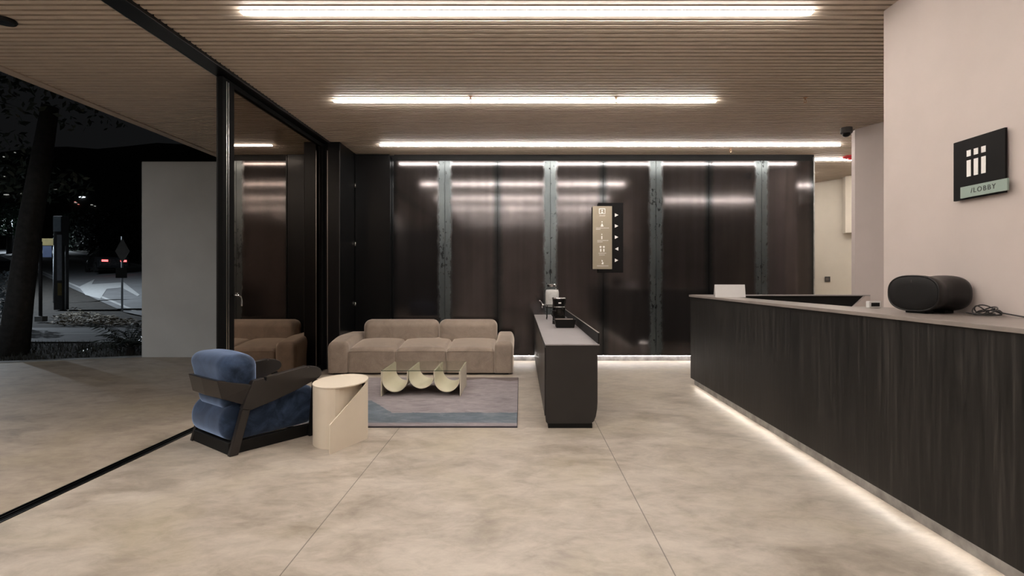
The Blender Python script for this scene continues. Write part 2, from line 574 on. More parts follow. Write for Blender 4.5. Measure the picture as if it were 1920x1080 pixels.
# floor track of the sliding doors: black rails with bright lips
bm = bmesh.new()
box(bm, -2.745, -2.655, -4.0, 7.9, -0.10, -0.012)
for x in (-2.742, -2.712, -2.684, -2.658):
    box(bm, x, x + 0.008 if x > -2.66 else x + 0.006, -4.0, 7.9, -0.012, 0.002)
tr = struct(obj('trim_4', bm, M_black), 'black floor track of the sliding glass door')
bm = bmesh.new()
box(bm, -2.668, -2.6645, -4.0, 7.9, -0.012, 0.0015)
obj('rail_lip', bm, M_alu, tr)

# back wall behind the sheets
bm = bmesh.new()
box(bm, -2.75, 4.408, 8.06, 8.25, 0.0, CEIL + 0.07)
wall_back = struct(obj('wall_back', bm, M_void))
box_bm = bmesh.new(); box(box_bm, -1.90, 4.408, 8.012, 8.06, 3.005, CEIL)
obj('top_band', box_bm, M_black_matte, wall_back)
PW = 0.792
PX0 = -1.928
for i in range(8):
    bm = bmesh.new()
    box(bm, -PW / 2 + 0.003, PW / 2 - 0.003, 0.0, 0.02, 0.085, 3.005)
    obj('steel_panel', bm, M_steel_r if i % 2 == 0 else M_steel_l, wall_back, loc=(PX0 + PW * (i + 0.5), 8.0, 0.0))
box_bm = bmesh.new(); box(box_bm, 4.395, 4.412, 7.996, 8.25, 0.0, 3.06)
obj('end_cap', box_bm, M_kick, wall_back)

# lit recess under the sheets
bm = bmesh.new(); box(bm, -1.90, 4.39, 8.035, 8.06, 0.0, 0.085)
bb = struct(obj('baseboard_back', bm, M_kick))
bm = bmesh.new(); box(bm, -1.85, 4.37, 8.004, 8.018, 0.0795, 0.0848)
obj('light_strip', bm, M_led_wall, bb)

# black door in the left corner of the back wall and the pocket post beside it
d2 = struct(obj('door_2', B(-2.45, -1.945, 7.9, 7.97, 0.004, CEIL - 0.02), M_black, bevel=0.003), 'tall flush black door left of the steel wall')
obj('edge_trim', B(-1.945, -1.930, 7.885, 8.0, 0.0, CEIL - 0.05), M_black, d2)
obj('edge_line', B(-1.9455, -1.9415, 7.888, 7.8995, 0.0, CEIL - 0.08), M_alu, d2)  # pale sliver put in as the bright highlight on the door edge
for z in (0.86, 1.75, 2.62):
    bm = bmesh.new(); lathe(bm, [(0, -0.03), (0.008, -0.028), (0.008, 0.028), (0, 0.03)], (-2.446, 7.892, z), 10)
    obj('hinge', bm, M_alu, d2, smooth=True)
struct(obj('trim_5', B(-2.62, -2.455, 7.25, 8.05, 0.0, CEIL - 0.002), M_black, bevel=0.004), 'black post where the glass doors slide in')
pst = struct(obj('trim_6', B(-2.70, -2.6205, 7.30, 8.05, 0.0, CEIL - 0.032), M_black), 'black jamb strip beside the post')
obj('edge_line', B(-2.626, -2.6205, 7.243, 7.249, 0.0, CEIL - 0.12), M_alu, pst)
obj('edge_line', B(-2.462, -2.459, 7.243, 7.249, 0.0, CEIL - 0.12), M_dark_grey, pst)
struct(obj('wall_left', B(-2.75, -2.70, 7.9, 8.06, 0.0, CEIL), M_black))

# glass door leaf
dr = empty('door_1', (-2.70, 0, 0)); struct(dr, 'tinted sliding glass door leaf with black frame')
bm = bmesh.new()
box(bm, -0.025, 0.02, 4.80, 4.995, 0.004, CEIL - 0.032)
box(bm, -0.025, 0.02, 7.23, 7.33, 0.004, CEIL - 0.032)
box(bm, -0.025, 0.02, 4.995, 7.23, 0.004, 0.07)
box(bm, -0.025, 0.02, 4.995, 7.23, CEIL - 0.075, CEIL - 0.032)
obj('frame', bm, plain('door_frame_black', (0.005, 0.005, 0.005), 0.7, spec=0.04), dr, bevel=0.002)
bm = bmesh.new(); box(bm, -0.008, 0.0, 4.99, 7.235, 0.065, CEIL - 0.07)
obj('glass_pane', bm, M_door_glass, dr)
for yy in (4.855, 4.888):
    bm = bmesh.new(); box(bm, 0.0201, 0.0235, yy, yy + 0.010, 0.01, CEIL - 0.06)
    obj('edge_line', bm, M_alu, dr)
bm = bmesh.new()
tube(bm, [(0.02, 4.955, 1.09), (0.05, 4.955, 1.09), (0.062, 4.96, 1.088), (0.066, 4.985, 1.085), (0.067, 5.02, 1.075), (0.067, 5.035, 1.05), (0.066, 5.036, 0.985)], 0.008, 8)
lathe(bm, [(0, 0), (0.02, 0), (0.02, 0.004), (0, 0.004)], (0.06, 4.955, 1.105), 12)
obj('handle', bm, M_chrome, dr, smooth=True)
struct(obj('trim_7', B(-2.755, -2.728, 4.83, 7.4, 0.0, CEIL - 0.032), M_black_matte), 'dark fixed panel behind the glass leaf')

# right-hand walls
struct(obj('wall_right', B(2.52, 2.74, -4.0, 3.70, 0.0, CEIL), M_wall_pink))
bm = bmesh.new()
prism(bm, [(4.17, 6.65), (4.30, 6.31), (4.62, 5.5), (4.95, 5.62), (4.75, 6.85), (4.45, 7.05), (4.22, 6.8)], 'z', 0.0, CEIL)
struct(obj('wall_side', bm, M_wall_taupe))
bm = bmesh.new()
prism(bm, [(4.6, 12.15), (5.15, 11.40), (6.22, 9.56), (6.9, 9.0), (7.1, 9.2), (5.3, 12.2)], 'z', 0.0, CEIL)
struct(obj('wall_far', bm, M_wall_cream))
bm = bmesh.new()
prism(bm, [(5.95, 9.86), (5.92, 9.72), (6.4, 9.0), (6.75, 9.12)], 'z', 2.07, CEIL)
struct(obj('wall_bulkhead', bm, M_wall_cream))
struct(obj('trim_8', B(5.945, 5.985, 9.40, 9.47, 0.0, 2.07), M_wall_taupe), 'taupe door jamb under the cream bulkhead')
struct(obj('wall_east', B(7.2, 7.3, -4.0, 12.2, 0.0, CEIL), M_wall_cream))
struct(obj('wall_rear', B(-2.59, 7.2, -4.1, -4.0, 0.0, CEIL), M_wall_pink))
struct(obj('wall_corridor', B(4.41, 7.2, 12.2, 12.3, 0.0, CEIL), M_wall_cream))

# white wall outside, closing the terrace
struct(obj('wall_outside', B(-5.96, -2.76, 8.39, 8.62, 0.0, CEIL - 0.02), M_wall_out, bevel=0.004))

# ================================================================== OUTSIDE GROUND
def gz(d):
    return -0.02 if d < 19 else -0.02 + 0.10 * (d - 19)

def draped(name, quad_rows, m, lift=0.0):
    """quad_rows: list of (left (x,d), right (x,d)) rows; follows the sloping ground."""
    bm = bmesh.new()
    rows = []
    for (a, b) in quad_rows:
        n = 12
        rows.append([bm.verts.new((a[0] + (b[0] - a[0]) * k / n, a[1] + (b[1] - a[1]) * k / n,
                                   gz(a[1] + (b[1] - a[1]) * k / n) + lift)) for k in range(n + 1)])
    for r0, r1 in zip(rows, rows[1:]):
        for k in range(12):
            bm.faces.new((r0[k], r0[k + 1], r1[k + 1], r1[k]))
    return obj(name, bm, m)

bm = bmesh.new()
rows = []
for d in (7.0, 8.6, 12, 16, 19, 22, 26, 30, 36, 44, 54, 66, 80, 100, 120):
    rows.append([bm.verts.new((x, d, gz(d) - 0.03)) for x in (-150, -90, -50, -30, -20, -12, -6, -2.8, 0)])
for r0, r1 in zip(rows, rows[1:]):
    for k in range(8):
        bm.faces.new((r0[k], r0[k + 1], r1[k + 1], r1[k]))
struct(obj('ground', bm, M_soil))
struct(draped('path', [((-30, 10.6), (-5.0, 10.6)), ((-30, 13.6), (-5.0, 13.6))], M_asphalt, 0.0), 'grey driveway strip behind the grass')
struct(draped('trim_9', [((-30, 12.0), (-5.0, 12.0)), ((-30, 12.12), (-5.0, 12.12))], M_mark, 0.004), 'pale line along the driveway')

rd = Vector((-0.74, 0.67))
def road_rows(o0, o1, t0, t1, n=24):
    nrm = Vector((0.67, 0.74))
    return [((rd * t + nrm * o0)[:], (rd * t + nrm * o1)[:]) for t in [t0 + (t1 - t0) * i / n for i in range(n + 1)]]
struct(draped('road', road_rows(4.7, 11.2, 0, 95), M_asphalt, 0.0), 'asphalt road climbing away to the left')
struct(draped('trim_10', road_rows(4.95, 5.08, 14, 60), M_mark, 0.006), 'white line on the near edge of the road')
struct(draped('trim_11', road_rows(10.8, 10.95, 0, 90), M_mark, 0.006), 'white line on the far edge of the road')
# painted turn arrow
def on_road(x, y):
    d = 1250 / (y - 521.0)
    for _ in range(30):
        d = 1000 * (EYE - gz(d)) / (y - 521.0)
    return ((x - 976) * d / 1000, d)
arrow = [(148, 568), (178, 562), (172, 566), (232, 564.5), (262, 574), (258, 575), (228, 568.5), (200, 569.5), (188, 577), (160, 574)]
bm = bmesh.new()
vs = []
for (x, y) in arrow:
    X, d = on_road(x, y)
    vs.append(bm.verts.new((X, d, gz(d) + 0.012)))
bm.faces.new(vs)
tag(obj('road_arrow', bm, M_mark), 'white arrow painted on the road by the street sign', 'road marking')

# dark hillside far behind
bm = bmesh.new()
hp = []
for i in range(27):
    x = -208 + i * 9
    hp.append((x, 118, 12 + 4 * mnoise.noise(Vector((i * 0.35, 1.3, 0))) + 0.03 * (x + 208)))
lo = [bm.verts.new((p[0], 116, 4)) for p in hp]
hi = [bm.verts.new((p[0], 160, p[2] + 26)) for p in hp]
for k in range(26):
    bm.faces.new((lo[k], lo[k + 1], hi[k + 1], hi[k]))
struct(obj('hill', bm, M_soil))

# grass blades on the strip beyond the terrace
bm = bmesh.new()
for _ in range(5200):
    d = random.uniform(7.9, 10.5); x = random.uniform(-11.8, -5.6)
    if d < 8.62 + max(0, (-6.0 - x)) * -0.28 + 0.02 or (x > -6.0 and d < 8.75): continue
    a = random.uniform(0, PI); h = random.uniform(0.03, 0.09); wd = 0.006
    dx, dy = math.cos(a) * wd, math.sin(a) * wd
    lx, ly = random.uniform(-.03, .03), random.uniform(-.03, .03)
    bm.faces.new([bm.verts.new(p) for p in ((x - dx, d - dy, -0.05), (x + dx, d + dy, -0.05), (x + lx, d + ly, h - 0.03))])
tag(obj('grass', bm, M_grass), 'dark rough grass strip between the terrace kerb and the driveway', 'grass', kind='stuff')
# dry leaves by the road
bm = bmesh.new()
for _ in range(1500):
    t = random.random()
    x = random.uniform(108, 262); y = random.uniform(579, 611)
    if y < 579 + (x - 110) * 0.17 or (100 < x < 132 and y < 592): continue
    X, d = on_road(x, y)
    X += random.uniform(-.3, .3)
    a = random.uniform(0, 2 * PI); s = random.uniform(0.05, 0.10)
    z = gz(d) + random.uniform(0.0, 0.05)
    pts = [(s, 0), (0, s * .45), (-s, 0), (0, -s * .45)]
    bm.faces.new([bm.verts.new((X + p[0] * math.cos(a) - p[1] * math.sin(a), d + p[0] * math.sin(a) + p[1] * math.cos(a), z + random.uniform(-.01, .045))) for p in pts])
tag(obj('leaf_litter', bm, M_litter), 'dry leaves scattered on the verge beside the road arrow', 'leaves', kind='stuff')

# ================================================================== CEILING LIGHTS
def strip_light(x0, x1, d, label, m=None):
    e = empty('linear_ceiling_light', ((x0 + x1) / 2, d, CEIL))
    tag(e, label, 'ceiling light', 'linear ceiling lights')
    h = (x1 - x0) / 2
    obj('housing', B(-h - 0.01, h + 0.01, -0.0215, 0.0215, -0.005, -0.0005), M_slat, e)
    obj('diffuser', B(-h, h, -0.019, 0.019, -0.019, -0.005), m or M_strip, e)
    return e
SP = CEIL - EYE
strip_light(-1.93, 2.02, 2 * SP, 'long white light line nearest the camera, at the top of the photo')
strip_light(-1.94, 2.03, 3 * SP, 'white light line in the middle of the slatted ceiling')
strip_light(-1.95, 4.43, 4 * SP, 'longest white light line, just in front of the steel wall')
strip_light(4.50, 6.60, 8.30, 'short white light line over the cream corridor beyond the steel wall')
strip_light(-1.93, 2.02, SP, 'white light line overhead, in front of the camera')
strip_light(-1.93, 2.02, 0.0, 'added unseen light line directly above the camera', M_strip_soft)  # out of view, added for more light on the near floor
strip_light(-1.93, 2.02, -SP, 'added unseen light line behind the camera', M_strip_soft)  # added behind the view to light the floor and blush wall
strip_light(5.0, 7.0, 7.3, 'unseen light line added behind the taupe wall to brighten the corridor')  # extra strip, kept out of sight, added to brighten the cream wall
strip_light(4.46, 5.15, 9.4, 'short light line added out of sight behind the end of the steel wall')  # added where it stays hidden, throws light onto the cream wall
strip_light(4.46, 5.10, 10.6, 'short unseen light line added at the end of the cream corridor')  # second hidden strip added to lift the cream wall
strip_light(5.2, 7.0, 5.4, 'unseen light line added over the staff corridor')  # unseen, added for more light around the corridor
e_ = strip_light(-2.5, 2.5, 0.78, 'fill light line added under the canopy edge, out of the picture', M_strip_canopy_fill)  # added fill that brightens the terrace and the soffit
e_.location.x = -4.30
e_.rotation_euler.z = PI / 2
strip_light(3.3, 6.5, 3.4, 'white light line over the staff side behind the blush wall')

# ================================================================== SOFA
sofa = empty('sofa', (-1.295, 7.36, 0))
tag(sofa, 'low taupe three-seat sofa standing against the dark steel wall', 'sofa')
def arm_warp(side):
    def f(p, u):
        t = (p.y + 0.49) / 0.98                      # 0 front .. 1 back
        if p.z > 0.2:
            k = (p.z - 0.2) / 0.26
            p.z += k * (-0.055 * max(0, 1 - t * 2.2) ** 1.5)
            p.x += side * 0.015 * math.sin(k * PI / 2) * math.sin(t * PI)
        p.z = max(p.z, 0.022)
        return p
    return f
for s in (-1, 1):
    bm = bmesh.new()
    a, b = (-1.195, -0.935) if s < 0 else (0.955, 1.195)
    cushion(bm, a, b, -0.49, 0.46, -0.09, 0.468, (0.055, 0.035, 0.10), 18, arm_warp(s))
    obj('armrest', bm, M_sofa, sofa, smooth=True)
def seat_warp(cx, hw, z1):
    def f(p, u):
        if p.z > 0.26:
            k = min(1, (p.z - 0.26) / 0.10)
            t = max(0, min(1, (p.y + 0.49) / 0.65))
            a = (1 - min(1, abs(p.x - cx) / hw) ** 3)
            p.z += k * (-0.065 * (1 - t) ** 1.6 + 0.022 * a)
        p.z = max(p.z, 0.022)
        return p
    return f
for (a, b) in ((-0.938, -0.322), (-0.318, 0.330), (0.334, 0.958)):
    bm = bmesh.new()
    cushion(bm, a, b, -0.478, 0.30, -0.06, 0.385, (0.035, 0.04, 0.07), 18, seat_warp((a + b) / 2, (b - a) / 2, 0.385))
    so = obj('seat_cushion', bm, M_sofa, sofa, smooth=True)
    bm = bmesh.new()
    tube(bm, [(a + 0.02, -0.478, 0.300), ((a + b) / 2, -0.4795, 0.302), (b - 0.02, -0.478, 0.300)], 0.0035, 6)
    obj('seam', bm, M_sofa, so, smooth=True)
def back_warp(p, u):
    p.y += 0.10 * (p.z - 0.35)
    return p
for (a, b) in ((-0.935, 0.128), (0.132, 0.962)):
    bm = bmesh.new()
    cushion(bm, a, b, 0.13, 0.42, 0.30, 0.655, (0.09, 0.13, 0.10), 18, back_warp)
    obj('back_cushion', bm, M_sofa, sofa, smooth=True)
bm = bmesh.new()
box(bm, -1.14, 1.14, -0.42, 0.42, 0.0, 0.04)
obj('plinth', bm, M_black_matte, sofa)

# ================================================================== RUG
rug = empty('rug', (-2.05, 4.45, 0))
tag(rug, 'mauve and slate blue rug under the glass coffee table', 'rug')
bm = bmesh.new()
nx, ny = 40, 36
top = [[bm.verts.new((2.02 * i / nx, 2.17 * j / ny, 0.014 + 0.0015 * mnoise.noise(Vector((i * 0.4, j * 0.4, 0))))) for i in range(nx + 1)] for j in range(ny + 1)]
for j in range(ny):
    for i in range(nx):
        bm.faces.new((top[j][i], top[j][i + 1], top[j + 1][i + 1], top[j + 1][i]))
obj('pile', bm, M_rug, rug, smooth=True)
M_rug_edge = plain('rug_binding', (0.05, 0.045, 0.055), 0.9)
bm = bmesh.new(); box(bm, -0.004, 2.024, -0.004, 2.174, 0.0, 0.0115)
obj('binding', bm, M_rug_edge, rug)

# ================================================================== COFFEE TABLE
ct = empty('coffee_table', (-1.04, 5.86, 0.016))
tag(ct, 'low cream metal coffee table with three scooped troughs under a glass top', 'table')
x0, x1, y0, y1, H = -0.415, 0.415, -0.305, 0.315, 0.262
for s, x in ((-1, x0), (1, x1 - 0.008)):
    bm = bmesh.new(); box(bm, x, x + 0.008, y0, y1, 0.0, H)
    obj('side_panel', bm, M_cream_metal, ct, bevel=0.0015)
wd = (x1 - x0 - 0.016) / 3
for k in range(3):
    cx = x0 + 0.008 + wd * (k + 0.5)
    r = wd / 2 - 0.0025
    inset = 0.03 if k == 1 else 0.0
    zc = H - 0.085
    up = 0.030 if k == 1 else 0.0
    outer = [(cx - r, H - 0.002)] + arc(cx, zc + up, r, PI, 2 * PI, 28) + [(cx + r, H - 0.002)]
    inner = [(cx - r + 0.006, H - 0.002)] + arc(cx, zc + up, r - 0.006, PI, 2 * PI, 28) + [(cx + r - 0.006, H - 0.002)]
    bm = bmesh.new()
    fr = [[bm.verts.new((p[0], yy, p[1])) for p in lst] for yy in (y0 + 0.004 + inset, y1 - 0.004) for lst in (outer, inner)]
    of, inf, ob, inb = fr
    n = len(outer)
    for i in range(n - 1):
        bm.faces.new((of[i], of[i + 1], ob[i + 1], ob[i]))
        bm.faces.new((inf[i], inf[i + 1], inb[i + 1], inb[i]))
        bm.faces.new((of[i], of[i + 1], inf[i + 1], inf[i]))
        bm.faces.new((ob[i], ob[i + 1], inb[i + 1], inb[i]))
    for e in (0, n - 1):
        bm.faces.new((of[e], inf[e], inb[e], ob[e]))
    obj('trough', bm, M_cream_metal, ct)
bm = bmesh.new(); box(bm, x0, x1, y0, y1, H + 0.0005, H + 0.0085)
obj('glass_top', bm, M_table_glass, ct)
M_glass_edge = plain('glass_edge', (0.03, 0.05, 0.04), 0.2)
bm = bmesh.new(); box(bm, x0 + 0.003, x1 - 0.003, y0 - 0.0025, y0 - 0.0003, H + 0.001, H + 0.008)
obj('glass_edge', bm, M_glass_edge, ct)

# ================================================================== SIDE TABLE
TH = 0.447
st = empty('side_table', (-1.40, 4.15, 0))
tag(st, 'sand coloured sheet metal side table with a diagonal cut fin beside the blue armchair', 'table')
P2 = Vector((0.205, 0.0)); P1 = Vector((0.045, -0.375))
A_, B_ = 0.197, 0.283
def oval(t, k=1.0):
    return Vector((k * A_ * math.cos(t), 0.012 + k * B_ * math.sin(t)))
bm = bmesh.new()
path = []
ts = [math.radians(-2 + 277 * i / 60) for i in range(61)]
for t in ts:
    path.append(oval(t, 0.985))
def sheet(bm, path, ztop, th=0.007):
    n = len(path)
    ins = []
    for i, p in enumerate(path):
        t = (path[min(i + 1, n - 1)] - path[max(i - 1, 0)]).normalized()
        ins.append(p + Vector((-t.y, t.x)) * th)
    q = []
    for i in range(n):
        z = ztop(i)
        q.append([bm.verts.new((path[i].x, path[i].y, 0.0)), bm.verts.new((path[i].x, path[i].y, z)),
                  bm.verts.new((ins[i].x, ins[i].y, z)), bm.verts.new((ins[i].x, ins[i].y, 0.0))])
    for a, b in zip(q, q[1:]):
        for k in range(4):
            bm.faces.new((a[k], a[(k + 1) % 4], b[(k + 1) % 4], b[k]))
    bm.faces.new(q[0]); bm.faces.new(q[-1][::-1])
path += [Vector(p) for p in ((0.048, -0.257), (0.070, -0.228), (0.088, -0.185), (0.102, -0.135), (0.116, -0.08), (0.130, -0.02), (0.150, 0.05))]
sheet(bm, path, lambda i: TH - 0.006)
obj('body', bm, M_side_table, st, smooth=False)
fin = [P2 + (P1 - P2) * (i / 20) for i in range(21)]
bm = bmesh.new()
sheet(bm, fin, lambda i: (TH - 0.006) + (0.208 - TH + 0.006) * (i / 20) ** 1.0, 0.007)
obj('fin', bm, M_side_table, st)
bm = bmesh.new()
ring = [oval(2 * PI * k / 72, 1.0) for k in range(72)]
prism(bm, [(p.x, p.y) for p in ring], 'z', TH - 0.006, TH + 0.004)
obj('tabletop', bm, M_side_table, st, bevel=0.002)

# ================================================================== ARMCHAIR
ch = empty('armchair', (-2.278, 3.916, 0), math.radians(-36.87))
tag(ch, 'blue velvet lounge chair with a dark wooden frame by the door track', 'chair')
leg_poly = [(-0.012, 0.0), (0.050, 0.0), (0.136, 0.305), (0.076, 0.318)]
arm_poly = [(0.075, 0.32), (0.135, 0.300), (0.30, 0.335), (0.48, 0.385), (0.60, 0.425), (0.675, 0.452), (0.700, 0.475), (0.703, 0.500),
            (0.690, 0.525), (0.655, 0.545), (0.600, 0.556), (0.596, 0.548), (0.580, 0.548), (0.578, 0.562), (0.25, 0.520), (0.248, 0.495), (0.236, 0.494),
            (0.232, 0.517), (0.155, 0.507), (0.145, 0.493)]
for s in (-1, 1):
    a, b = (0.285, 0.325) if s > 0 else (-0.325, -0.285)
    bm = bmesh.new(); prism(bm, leg_poly, 'x', a, b)
    obj('leg', bm, M_chair_wood, ch, bevel=0.006)
    bm = bmesh.new(); prism(bm, arm_poly, 'x', a - 0.004, b + 0.004)
    obj('armrest', bm, M_chair_wood, ch, bevel=0.006)
    # front foot
    bm = bmesh.new(); prism(bm, [(0.60, 0.0), (0.66, 0.0), (0.675, 0.44), (0.635, 0.425)], 'x', a + 0.006, b - 0.006)
    obj('leg', bm, M_black_matte, ch, bevel=0.004)
    a2, b2 = (0.235, 0.283) if s > 0 else (-0.283, -0.235)
    bm = bmesh.new(); box(bm, a2, b2, 0.042, 0.66, 0.0, 0.085)
    obj('runner', bm, M_black_matte, ch, bevel=0.004)
bm = bmesh.new(); box(bm, -0.283, 0.284, 0.0, 0.04, 0.0, 0.088)
obj('back_rail', bm, M_black_matte, ch, bevel=0.006)
# wooden band wrapped round the backrest
cols = [(-0.330, 0.13, 0.475, 0.105, 0.325), (-0.238, -0.085, 0.528, -0.055, 0.395), (0.238, -0.085, 0.528, -0.055, 0.395), (0.330, 0.13, 0.475, 0.105, 0.325)]
cols = [(a, b + 0.03, c, d_ + 0.03, e) for (a, b, c, d_, e) in (cols[0], cols[1], (0.0, -0.095, 0.53, -0.065, 0.395), cols[2], cols[3])]
bm = bmesh.new()
quad = []
for (x, yt, zt, yb, zb) in cols:
    inn = Vector((0.0, 0.03)) if abs(x) < 0.3 else Vector((-math.copysign(0.026, x), 0.008))
    quad.append([bm.verts.new((x, yt, zt)), bm.verts.new((x + inn.x, yt + inn.y, zt)), bm.verts.new((x + inn.x, yb + inn.y, zb)), bm.verts.new((x, yb, zb))])
for a, b in zip(quad, quad[1:]):
    for k in range(4):
        bm.faces.new((a[k], a[(k + 1) % 4], b[(k + 1) % 4], b[k]))
bm.faces.new(quad[0]); bm.faces.new(quad[-1][::-1])
obj('back_band', bm, M_chair_wood, ch, bevel=0.005)
def seatw(p, u):
    t = max(0, min(1, (p.y + 0.09) / 0.8))
    if p.z > 0.2:
        p.z += 0.075 * t * (p.z - 0.2) / 0.15
    else:
        p.z += 0.008 * t
    p.x *= 1.0 + 0.02 * math.sin(t * PI)
    return p
bm = bmesh.new(); cushion(bm, -0.272, 0.272, -0.035, 0.715, 0.082, 0.335, (0.05, 0.11, 0.115), 18, seatw)
obj('seat_cushion', bm, M_blue, ch, smooth=True)
def backw(p, u):
    h = (p.z - 0.30) / 0.42
    p.y += -0.05 * h + 0.02
    if h > 0.45:
        k = (h - 0.45) / 0.55
        p.y -= 0.02 * k * (1 if u[1] < 0 else -0.3)
        p.z += 0.022 * k * (1 - (p.x / 0.28) ** 2)
    p.x *= 1.0 - 0.30 * max(0, 0.60 - h)
    if h > 0.62:
        p.x *= 1.0 + 0.05 * math.sin(min(1, (h - 0.62) / 0.38) * PI)
    return p
bm = bmesh.new(); cushion(bm, -0.268, 0.286, -0.02, 0.235, 0.275, 0.69, (0.085, 0.10, 0.085), 20, backw)
obj('back_cushion', bm, M_blue, ch, smooth=True)

# ================================================================== COFFEE COUNTER
cc = empty('coffee_counter', (0.0, 0.0, 0.0))
cc.location = (0.425, 6.2, 0)
tag(cc, 'long charcoal cabinet running from the steel wall towards the camera with coffee things on it', 'cabinet')
y0, y1 = -1.77, 1.785
prof = [(-0.215, 0.688), (-0.215, 0.08)] + arc(-0.19, 0.065, 0.025, PI, 1.5 * PI, 6)[1:] + [(0.14, 0.04)] + \
       [(0.165, 0.044), (0.185, 0.06), (0.201, 0.10), (0.211, 0.16), (0.215, 0.22)] + [(0.215, 0.688)]
bm = bmesh.new(); prism(bm, prof, 'y', y0, y1)
obj('body', bm, M_counter, cc)
bm = bmesh.new(); box(bm, -0.222, 0.2305, y0 - 0.006, y1, 0.6885, 0.700)
obj('worktop', bm, M_counter_top, cc, bevel=0.0015)
bm = bmesh.new(); box(bm, -0.195, 0.172, y0 + 0.006, y1, 0.0, 0.0398)
obj('plinth', bm, M_black_matte, cc)
for k in range(5):
    ya = y0 + 0.02 + k * 0.70
    bm = bmesh.new(); box(bm, -0.224, -0.2155, ya, min(ya + 0.69, y1 - 0.01), 0.10, 0.67)
    dd = obj('door', bm, M_counter, cc, bevel=0.0015)
# upstand along the right edge
us = obj('upstand', B(0.2185, 0.230, y0 + 0.0, y1, 0.7005, 0.792), M_black_matte, cc)
obj('edge_strip', B(0.2180, 0.2305, y0 + 0.0, y1, 0.7922, 0.7952), M_alu, us)

# items on the counter
tr_ = empty('storage_box', (0.492, 5.95, 0.7005))
tag(tr_, 'low open black box with packets on the counter in front of the coffee maker', 'box')
bm = bmesh.new()
def tapered(bm, w0, d0, w1, d1, z0, z1):
    a = [bm.verts.new((sx * w0, sy * d0, z0)) for sx, sy in ((-1, -1), (1, -1), (1, 1), (-1, 1))]
    b = [bm.verts.new((sx * w1, sy * d1, z1)) for sx, sy in ((-1, -1), (1, -1), (1, 1), (-1, 1))]
    return a, b
a, b = tapered(bm, 0.098, 0.10, 0.116, 0.12, 0.0, 0.094)
c, d = tapered(bm, 0.108, 0.112, 0.108, 0.112, 0.094, 0.07)
bm.faces.new(a[::-1])
for k in range(4):
    bm.faces.new((a[k], a[(k + 1) % 4], b[(k + 1) % 4], b[k]))
    bm.faces.new((b[k], b[(k + 1) % 4], c[(k + 1) % 4], c[k]))
    bm.faces.new((c[k], c[(k + 1) % 4], d[(k + 1) % 4], d[k]))
bm.faces.new(d)
obj('body', bm, M_black_matte, tr_, bevel=0.003)
bm = bmesh.new()
for k in range(9):
    yy = -0.10 + k * 0.022
    box(bm, -0.10 + random.uniform(0, .02), 0.10 - random.uniform(0, .02), yy, yy + 0.012, 0.0702, 0.088 + random.uniform(-.004, .004))
obj('packets', bm, plain('packet_paper', (0.26, 0.22, 0.20), 0.7), tr_)

cm = empty('coffee_maker', (0.465, 6.38, 0.7005))
tag(cm, 'black drip coffee maker with a glass carafe on the counter', 'coffee maker')
bm = bmesh.new(); lathe(bm, [(0, 0), (0.085, 0), (0.085, 0.035), (0.078, 0.042), (0, 0.042)], (0, 0, 0), 28)
obj('base', bm, M_black, cm)
bm = bmesh.new(); box(bm, -0.075, 0.075, 0.065, 0.125, 0.0, 0.25)
obj('tower', bm, M_black, cm, bevel=0.01)
bm = bmesh.new(); lathe(bm, [(0, 0.205), (0.068, 0.205), (0.075, 0.225), (0.084, 0.300), (0.082, 0.312), (0.0, 0.316)], (0, 0.02, 0), 28)
hd = obj('filter_head', bm, M_black, cm)
bm = bmesh.new(); lathe(bm, [(0.0855, 0.300), (0.087, 0.303), (0.0855, 0.312), (0.083, 0.314)], (0, 0.02, 0), 28)
obj('lid_rim', bm, M_chrome, hd, smooth=True)
bm = bmesh.new(); box(bm, -0.016, 0.016, -0.066, -0.0615, 0.245, 0.259)
obj('badge', bm, M_white_ink, hd)
bm = bmesh.new(); lathe(bm, [(0.070, 0.198), (0.073, 0.200), (0.073, 0.206), (0.070, 0.208)], (0, 0.02, 0), 28)
obj('trim_ring', bm, M_chrome, hd, smooth=True)
bm = bmesh.new(); lathe(bm, [(0.0, 0.044), (0.055, 0.044), (0.066, 0.075), (0.064, 0.115), (0.048, 0.155), (0.045, 0.172)], (0, -0.005, 0), 28)
cf = obj('carafe', bm, M_jar_glass, cm, smooth=True)
bm = bmesh.new(); tube(bm, [(-0.045, -0.03, 0.16), (-0.085, -0.045, 0.155), (-0.092, -0.05, 0.11), (-0.066, -0.04, 0.075)], 0.007, 8)
obj('handle', bm, M_black, cf, smooth=True)
bm = bmesh.new(); lathe(bm, [(0, 0.172), (0.047, 0.172), (0.047, 0.186), (0, 0.19)], (0, -0.005, 0), 24)
obj('carafe_lid', bm, M_black, cf)

jar = empty('drink_dispenser', (0.418, 7.05, 0.7005))
tag(jar, 'glass jar drink dispenser with a chrome tap on a wire stand behind the coffee maker', 'dispenser')
jz = 0.165
bm = bmesh.new(); lathe(bm, [(0.0, jz), (0.080, jz), (0.092, jz + 0.012), (0.094, jz + 0.20), (0.086, jz + 0.235), (0.062, jz + 0.255), (0.060, jz + 0.268)], (0, 0, 0), 32)
jg = obj('jar', bm, M_jar_glass, jar, smooth=True)
bm = bmesh.new(); lathe(bm, [(0.0, jz + 0.004), (0.080, jz + 0.004), (0.088, jz + 0.016), (0.090, jz + 0.195), (0.080, jz + 0.228), (0.0, jz + 0.232)], (0, 0, 0), 32)
obj('drink', bm, M_water, jg, smooth=True)
bm = bmesh.new(); lathe(bm, [(0, jz + 0.268), (0.066, jz + 0.268), (0.067, jz + 0.292), (0.06, jz + 0.30), (0, jz + 0.302)], (0, 0, 0), 32)
obj('lid', bm, M_chrome, jar, smooth=False)
bm = bmesh.new()
